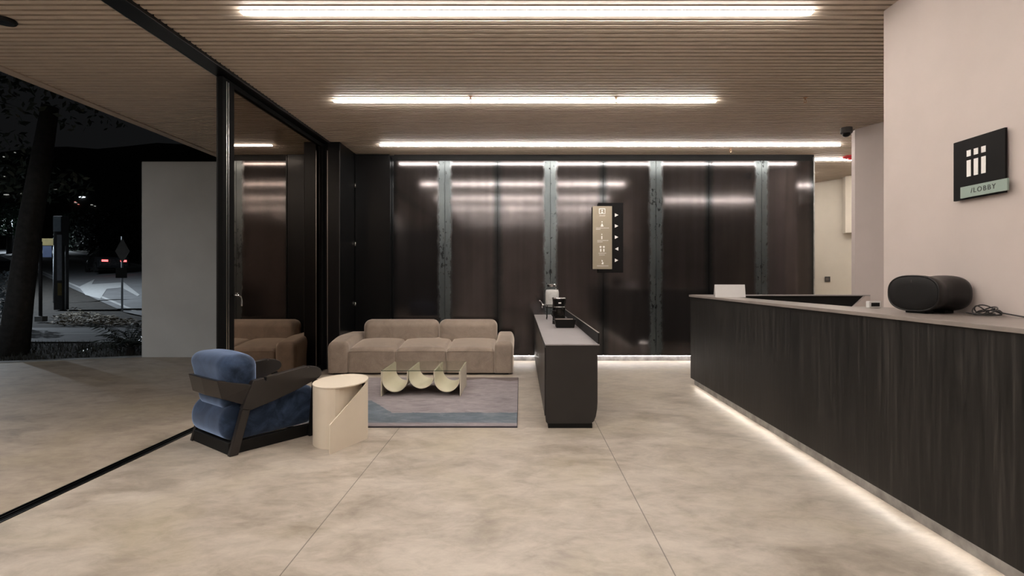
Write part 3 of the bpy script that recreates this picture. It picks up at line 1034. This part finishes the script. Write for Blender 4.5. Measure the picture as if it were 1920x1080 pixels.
tube(bm, [(-0.088, -0.03, jz + 0.03), (-0.135, -0.04, jz + 0.03)], 0.011, 10)
tube(bm, [(-0.130, -0.04, jz + 0.045), (-0.132, -0.04, jz - 0.012)], 0.010, 10)
tube(bm, [(-0.130, -0.04, jz + 0.045), (-0.150, -0.05, jz + 0.075), (-0.172, -0.06, jz + 0.088)], 0.006, 8)
obj('tap', bm, M_chrome, jar, smooth=True)
bm = bmesh.new()
tube(bm, [(0.094 * math.cos(a), 0.094 * math.sin(a), jz - 0.006) for a in [2 * PI * k / 32 for k in range(33)]], 0.006, 6, False)
tube(bm, [(0.094 * math.cos(a), 0.094 * math.sin(a), jz + 0.03) for a in [2 * PI * k / 32 for k in range(33)]], 0.004, 6, False)
obj('stand_ring', bm, M_black, jar, smooth=True)
for k in range(4):
    a = PI / 4 + k * PI / 2
    bm = bmesh.new(); tube(bm, [(0.097 * math.cos(a), 0.097 * math.sin(a), jz + 0.03), (0.098 * math.cos(a), 0.098 * math.sin(a), 0.03), (0.105 * math.cos(a), 0.105 * math.sin(a), 0.006)], 0.006, 6)
    obj('leg', bm, M_black, jar, smooth=True)
bm = bmesh.new(); box(bm, -0.06, 0.06, -0.06, 0.06, jz - 0.012, jz - 0.002)
obj('stand_plate', bm, M_black, jar)

# ================================================================== RECEPTION DESK
dk = empty('reception_desk', (2.0, 0, 0))
tag(dk, 'long black wooden reception desk with a pale edged top and lit foot', 'desk')
TZ = 1.05
def desk_outline(off):
    """plan of the main counter and the wing: x from the front face, y depth"""
    r = 0.10
    o = [(0.0 - off, 0.6), (0.0 - off, 6.36 + off - r)]
    o += arc(r - off, 6.36 + off - r, r, PI, PI / 2, 8)
    return o
bm = bmesh.new()
prism(bm, desk_outline(0) + [(0.30, 6.36), (0.30, 6.22), (0.06, 6.22), (0.06, 0.6)], 'z', 0.084, TZ - 0.022)
prism(bm, desk_outline(0) + [(0.14, 6.352), (0.10, 6.352)] + [(0.012, 6.26), (0.012, 0.6)], 'z', 0.075, 0.084)
obj('front_panel', bm, M_desk, dk)
bm = bmesh.new()
box(bm, 0.301, 2.06, 6.26, 6.34, 0.075, TZ - 0.012)
obj('wing_panel', bm, M_black_matte, dk)
bm = bmesh.new()
prism(bm, desk_outline(0.014) + [(0.26, 6.374), (0.22, 6.0), (0.31, 3.72), (0.50, 3.72), (0.50, 0.6)], 'z', TZ - 0.0215, TZ)
obj('countertop', bm, M_desk_top, dk, bevel=0.002)
bm = bmesh.new()
box(bm, 0.265, 2.09, 6.235, 6.374, TZ - 0.0115, TZ - 0.0)
obj('wing_top', bm, M_counter_top, dk)
bm = bmesh.new()
prism(bm, [(1.82, 0.85), (2.08, 0.85), (2.08, TZ - 0.013), (2.02, TZ - 0.013)], 'y', 6.22, 6.2595)
obj('bracket', bm, M_wall_taupe, dk)
# rounded zinc kick and the light line under the body
bm = bmesh.new()
prism(bm, [(p[0] + 0.036, p[1] - 0.03) for p in desk_outline(0)[:]] + [(0.14, 6.33), (0.06, 6.1), (0.06, 0.6)], 'z', 0.0, 0.0745)
obj('kick_plate', bm, M_kick, dk)
bm = bmesh.new()
box(bm, 0.030, 0.033, 0.6, 6.20, 0.0685, 0.0745)
obj('light_strip', bm, M_led_desk, dk)
bm = bmesh.new()
box(bm, 0.16, 0.30, 6.34, 6.348, 0.0755, 0.0838)
obj('light_strip', bm, M_led_desk, dk)

# things on the desk
sp = empty('loudspeaker', (2.345, 3.06, TZ + 0.0005), math.radians(12))
tag(sp, 'matte black pinched oval loudspeaker on the desk under the lobby sign', 'speaker')
def oval_ring(bm, x, hw, hh, zc, n=56, ex=2.6):
    r = []
    for k in range(n):
        a = 2 * PI * k / n
        c, s = math.cos(a), math.sin(a)
        r.append(bm.verts.new((x, hw * math.copysign(abs(c) ** (2 / ex), c), zc + hh * math.copysign(abs(s) ** (2 / ex), s))))
    return r
bm = bmesh.new()
zc = 0.112
prof = [(-0.118, 0.150, 0.0960), (-0.122, 0.156, 0.1000), (-0.116, 0.161, 0.1035), (-0.085, 0.157, 0.1015), (-0.045, 0.138, 0.094), (-0.01, 0.128, 0.0905),
        (0.03, 0.132, 0.0935), (0.06, 0.144, 0.0985), (0.095, 0.152, 0.102), (0.116, 0.150, 0.1005), (0.122, 0.142, 0.095)]
rings = [oval_ring(bm, *p, zc) for p in prof]
for a, b in zip(rings, rings[1:]):
    for k in range(56):
        bm.faces.new((a[k], a[(k + 1) % 56], b[(k + 1) % 56], b[k]))
bm.faces.new(rings[-1][::-1])
spb = obj('cabinet', bm, plain('speaker_shell', (0.010, 0.0088, 0.0086), 0.42, spec=0.35), sp, smooth=True)
bm = bmesh.new()
rings = [oval_ring(bm, -0.1185, 0.149, 0.0955, zc), oval_ring(bm, -0.1245, 0.135, 0.085, zc), oval_ring(bm, -0.127, 0.09, 0.05, zc)]
for a, b in zip(rings, rings[1:]):
    for k in range(56):
        bm.faces.new((a[k], a[(k + 1) % 56], b[(k + 1) % 56], b[k]))
bm.faces.new(rings[-1])
obj('grille', bm, plain('speaker_grille', (0.0065, 0.006, 0.006), 0.6, spec=0.25, bmp=0.2, scale=60), sp, smooth=True)
bm = bmesh.new(); box(bm, -0.1262, -0.1238, -0.002, 0.001, zc + 0.052, zc + 0.078)
obj('mark', bm, M_dark_grey, sp)
for x in (-0.07, 0.07):
    bm = bmesh.new(); box(bm, x - 0.03, x + 0.03, -0.06, 0.06, 0.0, 0.016)
    obj('foot', bm, M_black_matte, sp, bevel=0.003)

bm = bmesh.new()
pts = []
for k in range(150):
    t = k / 150 * 2 * PI * 5.0
    pts.append((2.44 + (0.05 + 0.016 * math.sin(t * 0.37)) * math.cos(t) + 0.02 * math.sin(t * .21), 2.80 + (0.05 + 0.02 * math.cos(t * 0.53)) * math.sin(t),
                TZ + 0.006 + 0.05 * (0.5 + 0.5 * math.sin(t * 0.81 + 1)) * (0.6 + 0.4 * math.sin(t * 1.31))))
tube(bm, pts, 0.0034, 6)
tail = [pts[-1], (2.47, 2.74, TZ + 0.02), (2.495, 2.64, TZ + 0.006), (2.505, 2.5, TZ + 0.005), (2.508, 2.0, TZ + 0.005), (2.508, 1.4, TZ + 0.005)]
tube(bm, tail, 0.0042, 6)
tag(obj('power_cable', bm, plain('cable_rubber', (0.018, 0.017, 0.017), 0.3), smooth=True), 'coiled black cable on the desk to the right of the speaker', 'cable')

cd = empty('desk_card', (2.165, 5.52, TZ + 0.0005), math.radians(-7))
tag(cd, 'blank white display card standing at the far end of the desk', 'card')
bm = bmesh.new()
for (dy0, dy1) in ((-0.03, 0.0), ):
    vs = [bm.verts.new(p) for p in ((-0.15, -0.03, 0), (0.15, -0.03, 0), (0.15, 0.0, 0.13), (-0.15, 0.0, 0.13))]
    vt = [bm.verts.new(p) for p in ((-0.15, -0.024, 0), (0.15, -0.024, 0), (0.15, 0.003, 0.13), (-0.15, 0.003, 0.13))]
    bm.faces.new(vs); bm.faces.new(vt[::-1])
    for k in range(4):
        bm.faces.new((vs[k], vs[(k + 1) % 4], vt[(k + 1) % 4], vt[k]))
obj('front_sheet', bm, M_white, cd)
bm = bmesh.new()
vs = [bm.verts.new(p) for p in ((-0.15, 0.05, 0), (0.15, 0.05, 0), (0.15, 0.0035, 0.13), (-0.15, 0.0035, 0.13))]
vt = [bm.verts.new(p) for p in ((-0.15, 0.054, 0), (0.15, 0.054, 0), (0.15, 0.0065, 0.13), (-0.15, 0.0065, 0.13))]
bm.faces.new(vs); bm.faces.new(vt[::-1])
for k in range(4):
    bm.faces.new((vs[k], vs[(k + 1) % 4], vt[(k + 1) % 4], vt[k]))
obj('rear_sheet', bm, M_white, cd)

ck = empty('desk_clock', (2.37, 3.575, TZ + 0.0005), math.radians(5))
tag(ck, 'small white framed device with a black screen on the desk near the wall edge', 'device')
obj('frame', B(-0.043, 0.043, -0.012, 0.02, 0, 0.043), M_white, ck, bevel=0.003)
obj('screen', B(-0.030, 0.030, -0.0128, -0.0119, 0.008, 0.033), M_black, ck)

# ================================================================== SIGNS
ls = empty('lobby_sign', (2.52, 2.95, 0))
tag(ls, 'square black sign with white strokes and a sage lobby plate on the wall', 'sign')
za, zb = 1.69, 2.025      # panel bottom and top
ya, yb = 2.745, 3.072     # right (near) and left (far) in depth
obj('panel', B(-0.026, -0.014, ya - 2.95, yb - 2.95, za, zb), M_sign_black, ls)
obj('spacer', B(-0.0138, -0.0002, ya - 2.92, yb - 2.98, za + 0.03, zb - 0.03), M_black_matte, ls)
W_ = yb - ya
for k, (l, r) in enumerate(((0.285, 0.365), (0.427, 0.508), (0.572, 0.655))):
    yl, yr = yb - W_ * l - 2.95, yb - W_ * r - 2.95
    bm = bmesh.new()
    box(bm, -0.0285, -0.0262, yr, yl, za + 0.37 * (zb - za), za + 0.64 * (zb - za) )
    box(bm, -0.0285, -0.0262, yr, yl, za + 0.705 * (zb - za), za + 0.805 * (zb - za))
    obj('letter', bm, M_white_ink, ls)
pl = obj('name_plate', B(-0.036, -0.0262, 2.722 - 2.95, 3.012 - 2.95, 1.698, 1.760), M_sage, ls)
def text(name, body, size, mat, parent, loc, rot, align='CENTER', ext=0.0006):
    cu = bpy.data.curves.new(name, 'FONT')
    cu.body = body
    cu.size = size
    cu.align_x = align
    cu.align_y = 'CENTER'
    cu.extrude = ext
    cu.space_character = 1.3
    cu.materials.append(mat)
    tmp = link(name + '_curve', cu)
    bpy.context.view_layer.update()
    me = bpy.data.meshes.new_from_object(tmp.evaluated_get(bpy.context.evaluated_depsgraph_get()))
    bpy.data.objects.remove(tmp)
    o = link(name, me, parent)
    o.location = loc
    o.rotation_euler = rot
    return o
text('lettering', '/LOBBY', 0.038, M_ink, pl, (-0.0367, 2.865 - 2.95, 1.730), (PI / 2, 0, -PI / 2))

# wayfinding sign on the steel wall: black plate behind, bronze plate in front
ws = empty('wayfinding_sign', (1.33, 7.93, 0))
tag(ws, 'hanging wayfinding sign, bronze plate with white icons over a black plate with arrows', 'sign')
dS = 7.93
def sxz(x, y):
    p = px(x, y, dS)
    return p.x - 1.33, p.z
x0_, z0_ = sxz(1122, 511); x1_, z1_ = sxz(1169, 380)
obj('rear_plate', B(x0_, x1_, 0.02, 0.035, z0_, z1_), M_sign_black, ws)
obj('wall_fixing', B(x0_ + 0.1, x1_ - 0.1, 0.0352, 0.069, z0_ + 0.2, z1_ - 0.2), M_black_matte, ws)
x0_, z0_ = sxz(1111.5, 504.5); x1_, z1_ = sxz(1147.5, 386.5)
fpz = obj('front_plate', B(x0_, x1_, 0.0, 0.0195, z0_, z1_), M_sign_beige, ws)
for (yc, dr_) in ((403, 1), (423.5, 1), (444.5, 1), (466.5, -1), (488, 1)):
    a = sxz(1156.5 - 3.2 * dr_, yc - 3.3); b = sxz(1156.5 - 3.2 * dr_, yc + 3.3); c = sxz(1156.5 + 3.2 * dr_, yc)
    bm = bmesh.new(); prism(bm, [a, b, c], 'y', 0.0165, 0.0199)
    obj('arrow', bm, M_white_ink, ws)
def icon(shapes, caps):
    bm = bmesh.new()
    for s in shapes:
        if s[0] == 'r':
            a = sxz(s[1], s[4]); b = sxz(s[3], s[2])
            box(bm, a[0], b[0], -0.003, -0.0003, a[1], b[1])
        else:
            prism(bm, [sxz(x, y) for x, y in s[1]], 'y', -0.003, -0.0003)
    for (xa, xb, y) in caps:
        # a caption too small to read in the photo: a row of tiny dashes
        x = xa
        while x < xb:
            wl = random.uniform(1.0, 2.6)
            a = sxz(x, y + 0.35); b = sxz(min(x + wl, xb), y - 0.35)
            box(bm, a[0], b[0], -0.002, -0.0003, a[1], b[1])
            x += wl + 0.5
    obj('icon', bm, M_white_ink, fpz)
def disc(x, y, r):
    return ('p', [(x + r * math.cos(2 * PI * k / 10), y + r * math.sin(2 * PI * k / 10)) for k in range(10)])
icon([('r', 1123, 391, 1124.2, 401), ('r', 1133.8, 391, 1135, 401), ('r', 1124.2, 391, 1133.8, 392.2), ('r', 1123, 400, 1127, 401.2), ('r', 1131, 400, 1135, 401.2), disc(1129, 395, 1.5), ('p', [(1126.6, 400.5), (1127.6, 397.6), (1130.4, 397.6), (1131.4, 400.5)])], [(1124, 1135, 404.5)])
icon([disc(1128.8, 416, 1.1), ('p', [(1126.2, 424.8), (1128.2, 419), (1129.4, 419), (1131.6, 424.8)])], [(1117.5, 1142, 427.5), (1117.5, 1126, 430)])
icon([disc(1128.4, 439.5, 1.1), ('r', 1127.4, 442.5, 1129.4, 448.5)], [(1120, 1141, 451), (1120, 1130, 453.5)])
icon([disc(1126, 463, 1.9), disc(1132.2, 463, 1.9), ('r', 1125.2, 466.5, 1127.6, 472), ('r', 1131, 466.5, 1133.4, 472)], [(1122.5, 1136.5, 474.8), (1123.5, 1134, 478)])
icon([('p', [(1128, 487), (1130.4, 489), (1129.4, 491), (1128, 490)]), ('p', [(1127.6, 495), (1129.4, 491.4), (1131.6, 492), (1131.2, 495.8)])], [(1119.5, 1141, 498.5)])

# wall switch in the corridor
sw = empty('light_switch', (5.875, 10.12, 0))
tag(sw, 'small square dark switch plate on the cream corridor wall', 'switch')
sw.location = (5.857, 10.17, 1.225)
sw.rotation_euler = (0, 0, math.atan2(9.56 - 11.40, 6.22 - 5.15))
obj('plate', B(-0.050, 0.050, -0.012, -0.001, -0.05, 0.05), M_dark_grey, sw, bevel=0.002)
obj('rocker', B(-0.028, 0.028, -0.016, -0.0122, -0.028, 0.028), plain('switch_rocker', (0.16, 0.14, 0.12), 0.5), sw, bevel=0.002)

# ================================================================== CEILING FITTINGS
def sprinkler(x, d, label):
    e = empty('sprinkler', (x, d, CEIL))
    tag(e, label, 'sprinkler', 'pendent ceiling sprinklers')
    bm = bmesh.new(); lathe(bm, [(0, 0), (0.024, -0.001), (0.022, -0.006), (0.010, -0.010), (0, -0.010)], (0, 0, 0), 16)
    obj('escutcheon', bm, M_brass, e, smooth=True)
    bm = bmesh.new()
    tube(bm, [(0, 0, -0.009), (0, 0, -0.026)], 0.008, 8)
    tube(bm, [(0.008, 0, -0.022), (0.013, 0, -0.036), (0.004, 0, -0.052)], 0.003, 6)
    tube(bm, [(-0.008, 0, -0.022), (-0.013, 0, -0.036), (-0.004, 0, -0.052)], 0.003, 6)
    obj('frame', bm, M_brass, e, smooth=True)
    bm = bmesh.new(); lathe(bm, [(0, -0.052), (0.017, -0.053), (0.017, -0.056), (0, -0.057)], (0, 0, 0), 16)
    obj('deflector', bm, M_brass, e)
sprinkler(-0.51, 5.44, 'brass sprinkler on the ceiling, leftmost one by the middle light line')
sprinkler(0.98, 5.46, 'brass sprinkler on the ceiling, by the right part of the middle light line')
sprinkler(2.92, 5.47, 'brass sprinkler on the bare slats to the right of the middle light line')
sprinkler(3.00, 7.62, 'brass sprinkler hanging just behind the longest light line')

dc = empty('dome_camera', (4.02, 6.58, CEIL))
tag(dc, 'dark dome security camera on the slatted ceiling by the taupe wall', 'camera')
bm = bmesh.new(); lathe(bm, [(0, 0), (0.066, 0), (0.068, -0.06), (0.060, -0.068), (0, -0.068)], (0, 0, 0), 28)
obj('housing', bm, M_dark_grey, dc)
bm = bmesh.new(); lathe(bm, [(0.048, -0.066), (0.046, -0.085), (0.034, -0.103), (0.015, -0.112), (0, -0.113)], (0, 0, 0), 24)
obj('dome', bm, M_black, dc, smooth=True)

fa = empty('fire_alarm', (5.02, 8.10, CEIL))
tag(fa, 'red round fire alarm on the ceiling above the corridor', 'alarm')
bm = bmesh.new(); lathe(bm, [(0, 0), (0.11, 0), (0.11, -0.018), (0.09, -0.03), (0, -0.03)], (0, 0, 0), 28)
obj('base', bm, M_red, fa)
bm = bmesh.new(); lathe(bm, [(0.05, -0.03), (0.045, -0.05), (0.02, -0.06), (0, -0.062)], (0, 0, 0), 20)
obj('strobe', bm, M_red, fa, smooth=True)

dl = empty('soffit_light', (-3.70, 3.82, CEIL))
tag(dl, 'flat round black fitting under the canopy at the top left corner', 'ceiling light')
bm = bmesh.new(); lathe(bm, [(0, 0), (0.07, 0), (0.075, -0.008), (0.068, -0.022), (0, -0.022)], (0, 0, 0), 32)
obj('housing', bm, M_black_matte, dl)
bm = bmesh.new(); lathe(bm, [(0, -0.0222), (0.055, -0.0222), (0.053, -0.025), (0, -0.026)], (0, 0, 0), 32)
obj('cover', bm, M_black, dl)

# ================================================================== STREET
def leaf_cloud(bm, c, rad, n, size, seed):
    rnd = random.Random(seed)
    for _ in range(n):
        while True:
            p = Vector((rnd.uniform(-1, 1), rnd.uniform(-1, 1), rnd.uniform(-1, 1)))
            if p.length < 1: break
        q = Vector(c) + Vector((p.x * rad[0], p.y * rad[1], p.z * rad[2]))
        a = Vector((rnd.uniform(-1, 1), rnd.uniform(-1, 1), rnd.uniform(-1, 1))).normalized()
        b = a.cross(Vector((rnd.uniform(-1, 1), rnd.uniform(-1, 1), rnd.uniform(-1, 1)))).normalized()
        s = size * rnd.uniform(0.6, 1.4)
        bm.faces.new([bm.verts.new(q + v) for v in (a * s, b * s * 0.4, -a * s, -b * s * 0.4)])

def tree(name, trunk, radii, clouds, m_leaf, label, size, group=None):
    base = Vector(trunk[0])
    e = empty(name, base)
    tag(e, label, 'tree', group)
    bm = bmesh.new(); tube(bm, [Vector(p) - base for p in trunk], radii, 12)
    for v in bm.verts:
        v.co += 0.03 * radii[0] * 4 * Vector((mnoise.noise(v.co * 3), mnoise.noise(v.co * 3 + Vector((7, 0, 0))), 0))
    obj('trunk', bm, M_bark, e, smooth=True)
    bm = bmesh.new()
    for k, (c, rad, n) in enumerate(clouds):
        leaf_cloud(bm, Vector(c) - base, rad, n, size, k + 11)
    obj('foliage', bm, m_leaf, e)
    return e

T0 = px(24, 662, 9.0); T0.z = -0.03
T1 = px(38, 560, 9.0); T2 = px(56, 430, 9.0); T3 = px(72, 330, 9.05); T4 = px(96, 200, 9.1)
tree('street_tree', [T0, T1, T2, T3, T4], [0.21, 0.18, 0.168, 0.15, 0.12],
     [((T4.x, 9.2, 5.2), (2.8, 2.0, 1.3), 2600), (px(60, 345, 9.8), (1.1, 0.7, 0.35), 300), (px(5, 300, 9.8), (0.8, 0.7, 0.6), 260)],
     M_leaf_dark, 'dark leaning tree trunk at the left edge beyond the terrace', 0.07)
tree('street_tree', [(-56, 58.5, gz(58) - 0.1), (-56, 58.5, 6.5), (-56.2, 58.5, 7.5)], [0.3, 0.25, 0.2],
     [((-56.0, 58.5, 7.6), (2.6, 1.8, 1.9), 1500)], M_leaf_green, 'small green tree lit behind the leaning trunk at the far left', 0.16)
hc = [(px(150, 440, 66), (2.6, 2.5, 3.2)), (px(190, 440, 62), (2.6, 2.5, 3.0)), (px(225, 455, 55), (2.8, 2.5, 2.8)), (px(262, 440, 48), (3, 2.5, 3.4))]
names = ['dark round tree behind the road, near the grey pillar', 'dark tree behind the road, left of the diamond sign', 'dark tree behind the road, right behind the diamond sign', 'dark tree behind the road, beside the white outside wall']
for (c, r), nm in zip(hc, names):
    tree('roadside_tree', [(c.x, c.y, gz(c.y) - 0.2), (c.x, c.y, c.z)], [0.3, 0.22], [(c, r, 900)], M_leaf_dark, nm, 0.3, 'dark trees behind the road')

bsh = empty('bush', (px(6, 600, 13.0).x, 13.0, -0.03))
tag(bsh, 'pale bush lit by the street lamp left of the leaning trunk at the picture edge', 'bush')
bm = bmesh.new(); leaf_cloud(bm, (0, 0, 0.75), (0.55, 0.5, 0.75), 700, 0.07, 77)
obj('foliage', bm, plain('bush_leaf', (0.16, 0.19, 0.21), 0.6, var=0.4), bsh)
bm = bmesh.new(); tube(bm, [(0, 0, -0.05), (0, 0, 0.7)], 0.03, 6)
obj('stem', bm, M_bark, bsh)

# cycad-like shrub against the end of the outside wall
sh = empty('fern_shrub', (-6.62, 9.05, -0.05))
tag(sh, 'dark spiky leaved shrub beside the end of the white outside wall', 'shrub')
def frond(ax, el, ln, curl):
    bm = bmesh.new()
    dirv = Vector((math.cos(ax), math.sin(ax), 0))
    n = 14
    spine = []
    for i in range(n + 1):
        t = i / n
        e_ = el - curl * t
        spine.append((spine[-1] if spine else Vector((0, 0, 0.10))) + (dirv * math.cos(e_) + Vector((0, 0, math.sin(e_)))) * (ln / n))
    tube(bm, spine, [0.008 * (1 - 0.7 * i / n) for i in range(n + 1)], 5)
    side = Vector((-dirv.y, dirv.x, 0))
    for i in range(2, n + 1):
        t = i / n
        l = 0.24 * math.sin(PI * (0.15 + 0.8 * t)) * ln
        for s in (-1, 1):
            p = spine[i]
            tip = p + side * s * l * 0.85 + dirv * l * 0.6 + Vector((0, 0, -0.3 * l))
            w_ = 0.022
            m1 = p + (tip - p) * 0.45 + Vector((0, 0, 0.10 * l))
            bm.faces.new([bm.verts.new(q) for q in (p - dirv * w_ * 0.4, m1 - dirv * w_, tip, m1 + dirv * w_)])
    return bm
rs = random.Random(5)
for k in range(20):
    obj('frond', frond(rs.uniform(0, 2 * PI) if k > 8 else PI * 0.75 + rs.uniform(-0.8, 1.0), rs.uniform(0.4, 1.35), rs.uniform(0.55, 0.85), rs.uniform(0.8, 1.7)), M_frond, sh)
bm = bmesh.new(); lathe(bm, [(0, 0), (0.07, 0), (0.06, 0.12), (0, 0.14)], (0, 0, 0), 10)
obj('stem', bm, M_bark, sh)

# warning sign seen from behind
q = on_road(229, 586)
wsn = empty('street_sign', (q[0], q[1], gz(q[1])))
tag(wsn, 'grey back of a diamond street sign on a thin pole by the road', 'sign')
k = q[1] / 1000
bm = bmesh.new(); tube(bm, [(0, 0, 0), (0, 0, 140 * k)], 0.032, 10)
obj('pole', bm, M_pole_light, wsn, smooth=True)
zc_ = 112 * k
bm = bmesh.new(); prism(bm, [(0.05 - 13.5 * k, zc_), (0.05, zc_ - 22 * k), (0.05 + 13.5 * k, zc_), (0.05, zc_ + 25 * k)], 'y', -0.06, -0.045)
obj('diamond_plate', bm, M_sign_back, wsn)
bm = bmesh.new(); box(bm, -10 * k, 11 * k, -0.06, -0.045, 62 * k, 81 * k)
obj('small_plate', bm, plain('sign_back_dark', (0.035, 0.034, 0.034), 0.6), wsn)

# pillar with posts near the driveway
q = on_road(115, 585); k = q[1] / 1000
up = empty('utility_pillar', (q[0], q[1], gz(q[1])))
tag(up, 'tall grey street pillar with a yellow patch beyond the tree trunk', 'pillar')
obj('shaft', B(-0.16, 0.16, -0.15, 0.15, 0, 175 * k), M_pole_dark, up, bevel=0.01)
obj('face_panel', B(-0.02, 0.15, -0.162, -0.151, 55 * k, 140 * k), plain('pillar_panel', (0.22, 0.24, 0.28), 0.6), up)
obj('top_panel', B(-0.165, 0.12, -0.163, -0.151, 146 * k, 174 * k), plain('pillar_top', (0.24, 0.30, 0.36), 0.6), up)
obj('yellow_patch', B(0.0, 0.15, -0.163, -0.1515, 27 * k, 50 * k), M_yellow, up)
bm = bmesh.new(); tube(bm, [(0.19, -0.05, 0), (0.19, -0.05, 120 * k)], 0.022, 8)
obj('side_pipe', bm, M_pole_light, up, smooth=True)

q = on_road(101, 580); k = q[1] / 1000
bs = empty('street_board', (q[0], q[1], gz(q[1])))
tag(bs, 'blue board with a yellow cap on a thin light pole left of the pillar', 'sign')
bm = bmesh.new(); tube(bm, [(0, 0, 0), (0, 0, 116 * k)], 0.03, 8)
obj('pole', bm, M_pole_light, bs, smooth=True)
obj('board', B(-19 * k, -2 * k, -0.05, -0.032, 86 * k, 107 * k), M_blue_plate, bs)
obj('cap', B(-20 * k, 1 * k, -0.055, -0.032, 108 * k, 121 * k), M_yellow, bs)

q = on_road(76, 603); k = q[1] / 1000
bp = empty('bollard_post', (q[0], q[1], gz(q[1])))
tag(bp, 'thin dark post with a pale foot between the tree trunk and the pillar', 'post')
bm = bmesh.new(); tube(bm, [(0, 0, 0.03), (0, 0, 150 * k)], 0.045, 8)
obj('pole', bm, M_pole_dark, bp, smooth=True)
bm = bmesh.new(); box(bm, -0.10, 0.13, -0.1, 0.1, 0.0, 0.16)
obj('foot', bm, M_pave, bp, bevel=0.02)

# parked car on the climbing road
t_ = 44.0
cpos = rd * t_ + Vector((0.67, 0.74)) * 7.8
car = empty('car', (cpos.x, cpos.y, gz(cpos.y) + 0.01), math.atan2(rd.y, rd.x))
tag(car, 'dark car with red tail lights on the road behind the street sign', 'car')
def loft(bm, secs):
    rings = [[bm.verts.new(p) for p in s] for s in secs]
    n = len(rings[0])
    for a, b in zip(rings, rings[1:]):
        for i in range(n):
            bm.faces.new((a[i], a[(i + 1) % n], b[(i + 1) % n], b[i]))
    bm.faces.new(rings[0]); bm.faces.new(rings[-1][::-1])
def sec(x, hw, z0, z1, tw):
    return [(x, -hw, z0), (x, -hw * 1.02, (z0 + z1) * 0.5), (x, -hw * tw, z1), (x, hw * tw, z1), (x, hw * 1.02, (z0 + z1) * 0.5), (x, hw, z0)]
bm = bmesh.new()
loft(bm, [sec(-2.1, 0.72, 0.42, 0.86, 0.92), sec(-1.95, 0.84, 0.28, 0.95, 0.93), sec(-1.2, 0.87, 0.25, 0.97, 0.95), sec(0.8, 0.87, 0.25, 0.92, 0.95), sec(1.75, 0.84, 0.25, 0.78, 0.92), sec(2.1, 0.68, 0.35, 0.66, 0.9)])
obj('body', bm, M_car, car, smooth=False, bevel=0.04)
bm = bmesh.new()
loft(bm, [sec(-1.75, 0.78, 0.93, 0.97, 0.9), sec(-1.15, 0.76, 0.93, 1.40, 0.8), sec(0.1, 0.76, 0.92, 1.44, 0.8), sec(1.05, 0.78, 0.90, 0.95, 0.92)])
obj('cabin', bm, M_black, car, bevel=0.04)
for x in (-1.3, 1.35):
    for s in (-1, 1):
        bm = bmesh.new()
        prism(bm, [(x + 0.31 * math.cos(2 * PI * i / 24), 0.31 + 0.31 * math.sin(2 * PI * i / 24)) for i in range(24)], 'y', s * 0.70, s * 0.895)
        obj('wheel', bm, M_tyre, car)
for s in (-1, 1):
    bm = bmesh.new(); box(bm, -2.125, -2.06, s * 0.48 - 0.16, s * 0.48 + 0.16, 0.66, 0.78)
    obj('tail_light', bm, M_tail, car)

# far lights on the dark hillside
def far_light(x, y, wpx, hpx, m, label):
    dd = 130.0
    for _ in range(40):
        i_ = ((x - 976) * dd / F + 208) / 9
        zt = 12 + 4 * mnoise.noise(Vector((i_ * 0.35, 1.3, 0))) + 0.03 * i_ * 9 + 26
        zr = EYE + (521 - y) * dd / F
        dd = 0.5 * dd + 0.5 * (116 + 44 * (zr - 4) / (zt - 4))
    p = px(x, y, dd - 0.6)
    bm = bmesh.new(); s = dd / 2000
    bmesh.ops.create_icosphere(bm, subdivisions=1, radius=1.0)
    for v in bm.verts:
        v.co = Vector((v.co.x * wpx * s, v.co.y * 0.3, v.co.z * hpx * s))
    o = obj('distant_light', bm, m, loc=p)
    tag(o, label, 'light', 'lights on the dark hillside')
far_light(154, 369.5, 14, 3.2, M_far, 'brightest white light among the tree tops at far left')
for (x, y, ww, hh) in ((12, 365, 12, 2.4), (8, 331, 8, 1.6), (20, 334, 4, 2), (38, 362, 4, 3), (42, 373, 2, 2), (28, 286, 3, 1.6), (7, 294, 3, 2.4), (100, 355, 16, 1.0), (172, 384, 5, 1.8), (178, 386.5, 3, 1.5), (142, 380, 6, 1.4)):
    far_light(x, y, ww, hh, M_far_dim, 'tiny faint white light on the dark hillside at the far left')
for (x, y) in ((141, 378.5), (147, 383)):
    far_light(x, y, 3, 1.6, M_far_red, 'tiny reddish light under the brightest hillside light')

# street lamps that light the street and the terrace wall
def street_lamp(x, d, h, power, label, aim=(0, 0)):
    z = gz(d) if d > 7.5 else -0.03
    e = empty('street_lamp', (x, d, z))
    tag(e, label, 'street lamp')
    bm = bmesh.new(); tube(bm, [(0, 0, 0), (0, 0, h - 0.4), (0.12, 0.02, h - 0.1), (0.7, 0.15, h)], [0.08, 0.06, 0.05, 0.04], 10)
    obj('pole', bm, M_pole_light, e, smooth=True)
    hd_ = obj('lamp_head', B(0.65, 1.25, 0.03, 0.29, h - 0.03, h + 0.07), M_pole_dark, e, bevel=0.02)
    obj('lens', B(0.72, 1.18, 0.07, 0.25, h - 0.045, h - 0.031), M_lamp_head, hd_)
    ld = bpy.data.lights.new('street_lamp_light', 'SPOT')
    ld.energy = power
    ld.color = COOL
    ld.shadow_soft_size = 0.12
    ld.spot_size = math.radians(165)
    ld.spot_blend = 0.6
    lo_ = bpy.data.objects.new('street_lamp_light', ld)
    lo_.location = (0.95, 0.16, h - 0.09)
    lo_.parent = e
    C.objects.link(lo_)
street_lamp(-23.5, 19.5, 7.0, 6500, 'street lamp beside the road, out of the picture to the left')
street_lamp(-58.2, 61.0, 4.2, 2500, 'thin far street lamp by the small green tree at the far left')
street_lamp(-14.5, 1.0, 6.0, 1600, 'street lamp left of the terrace, out of the picture')
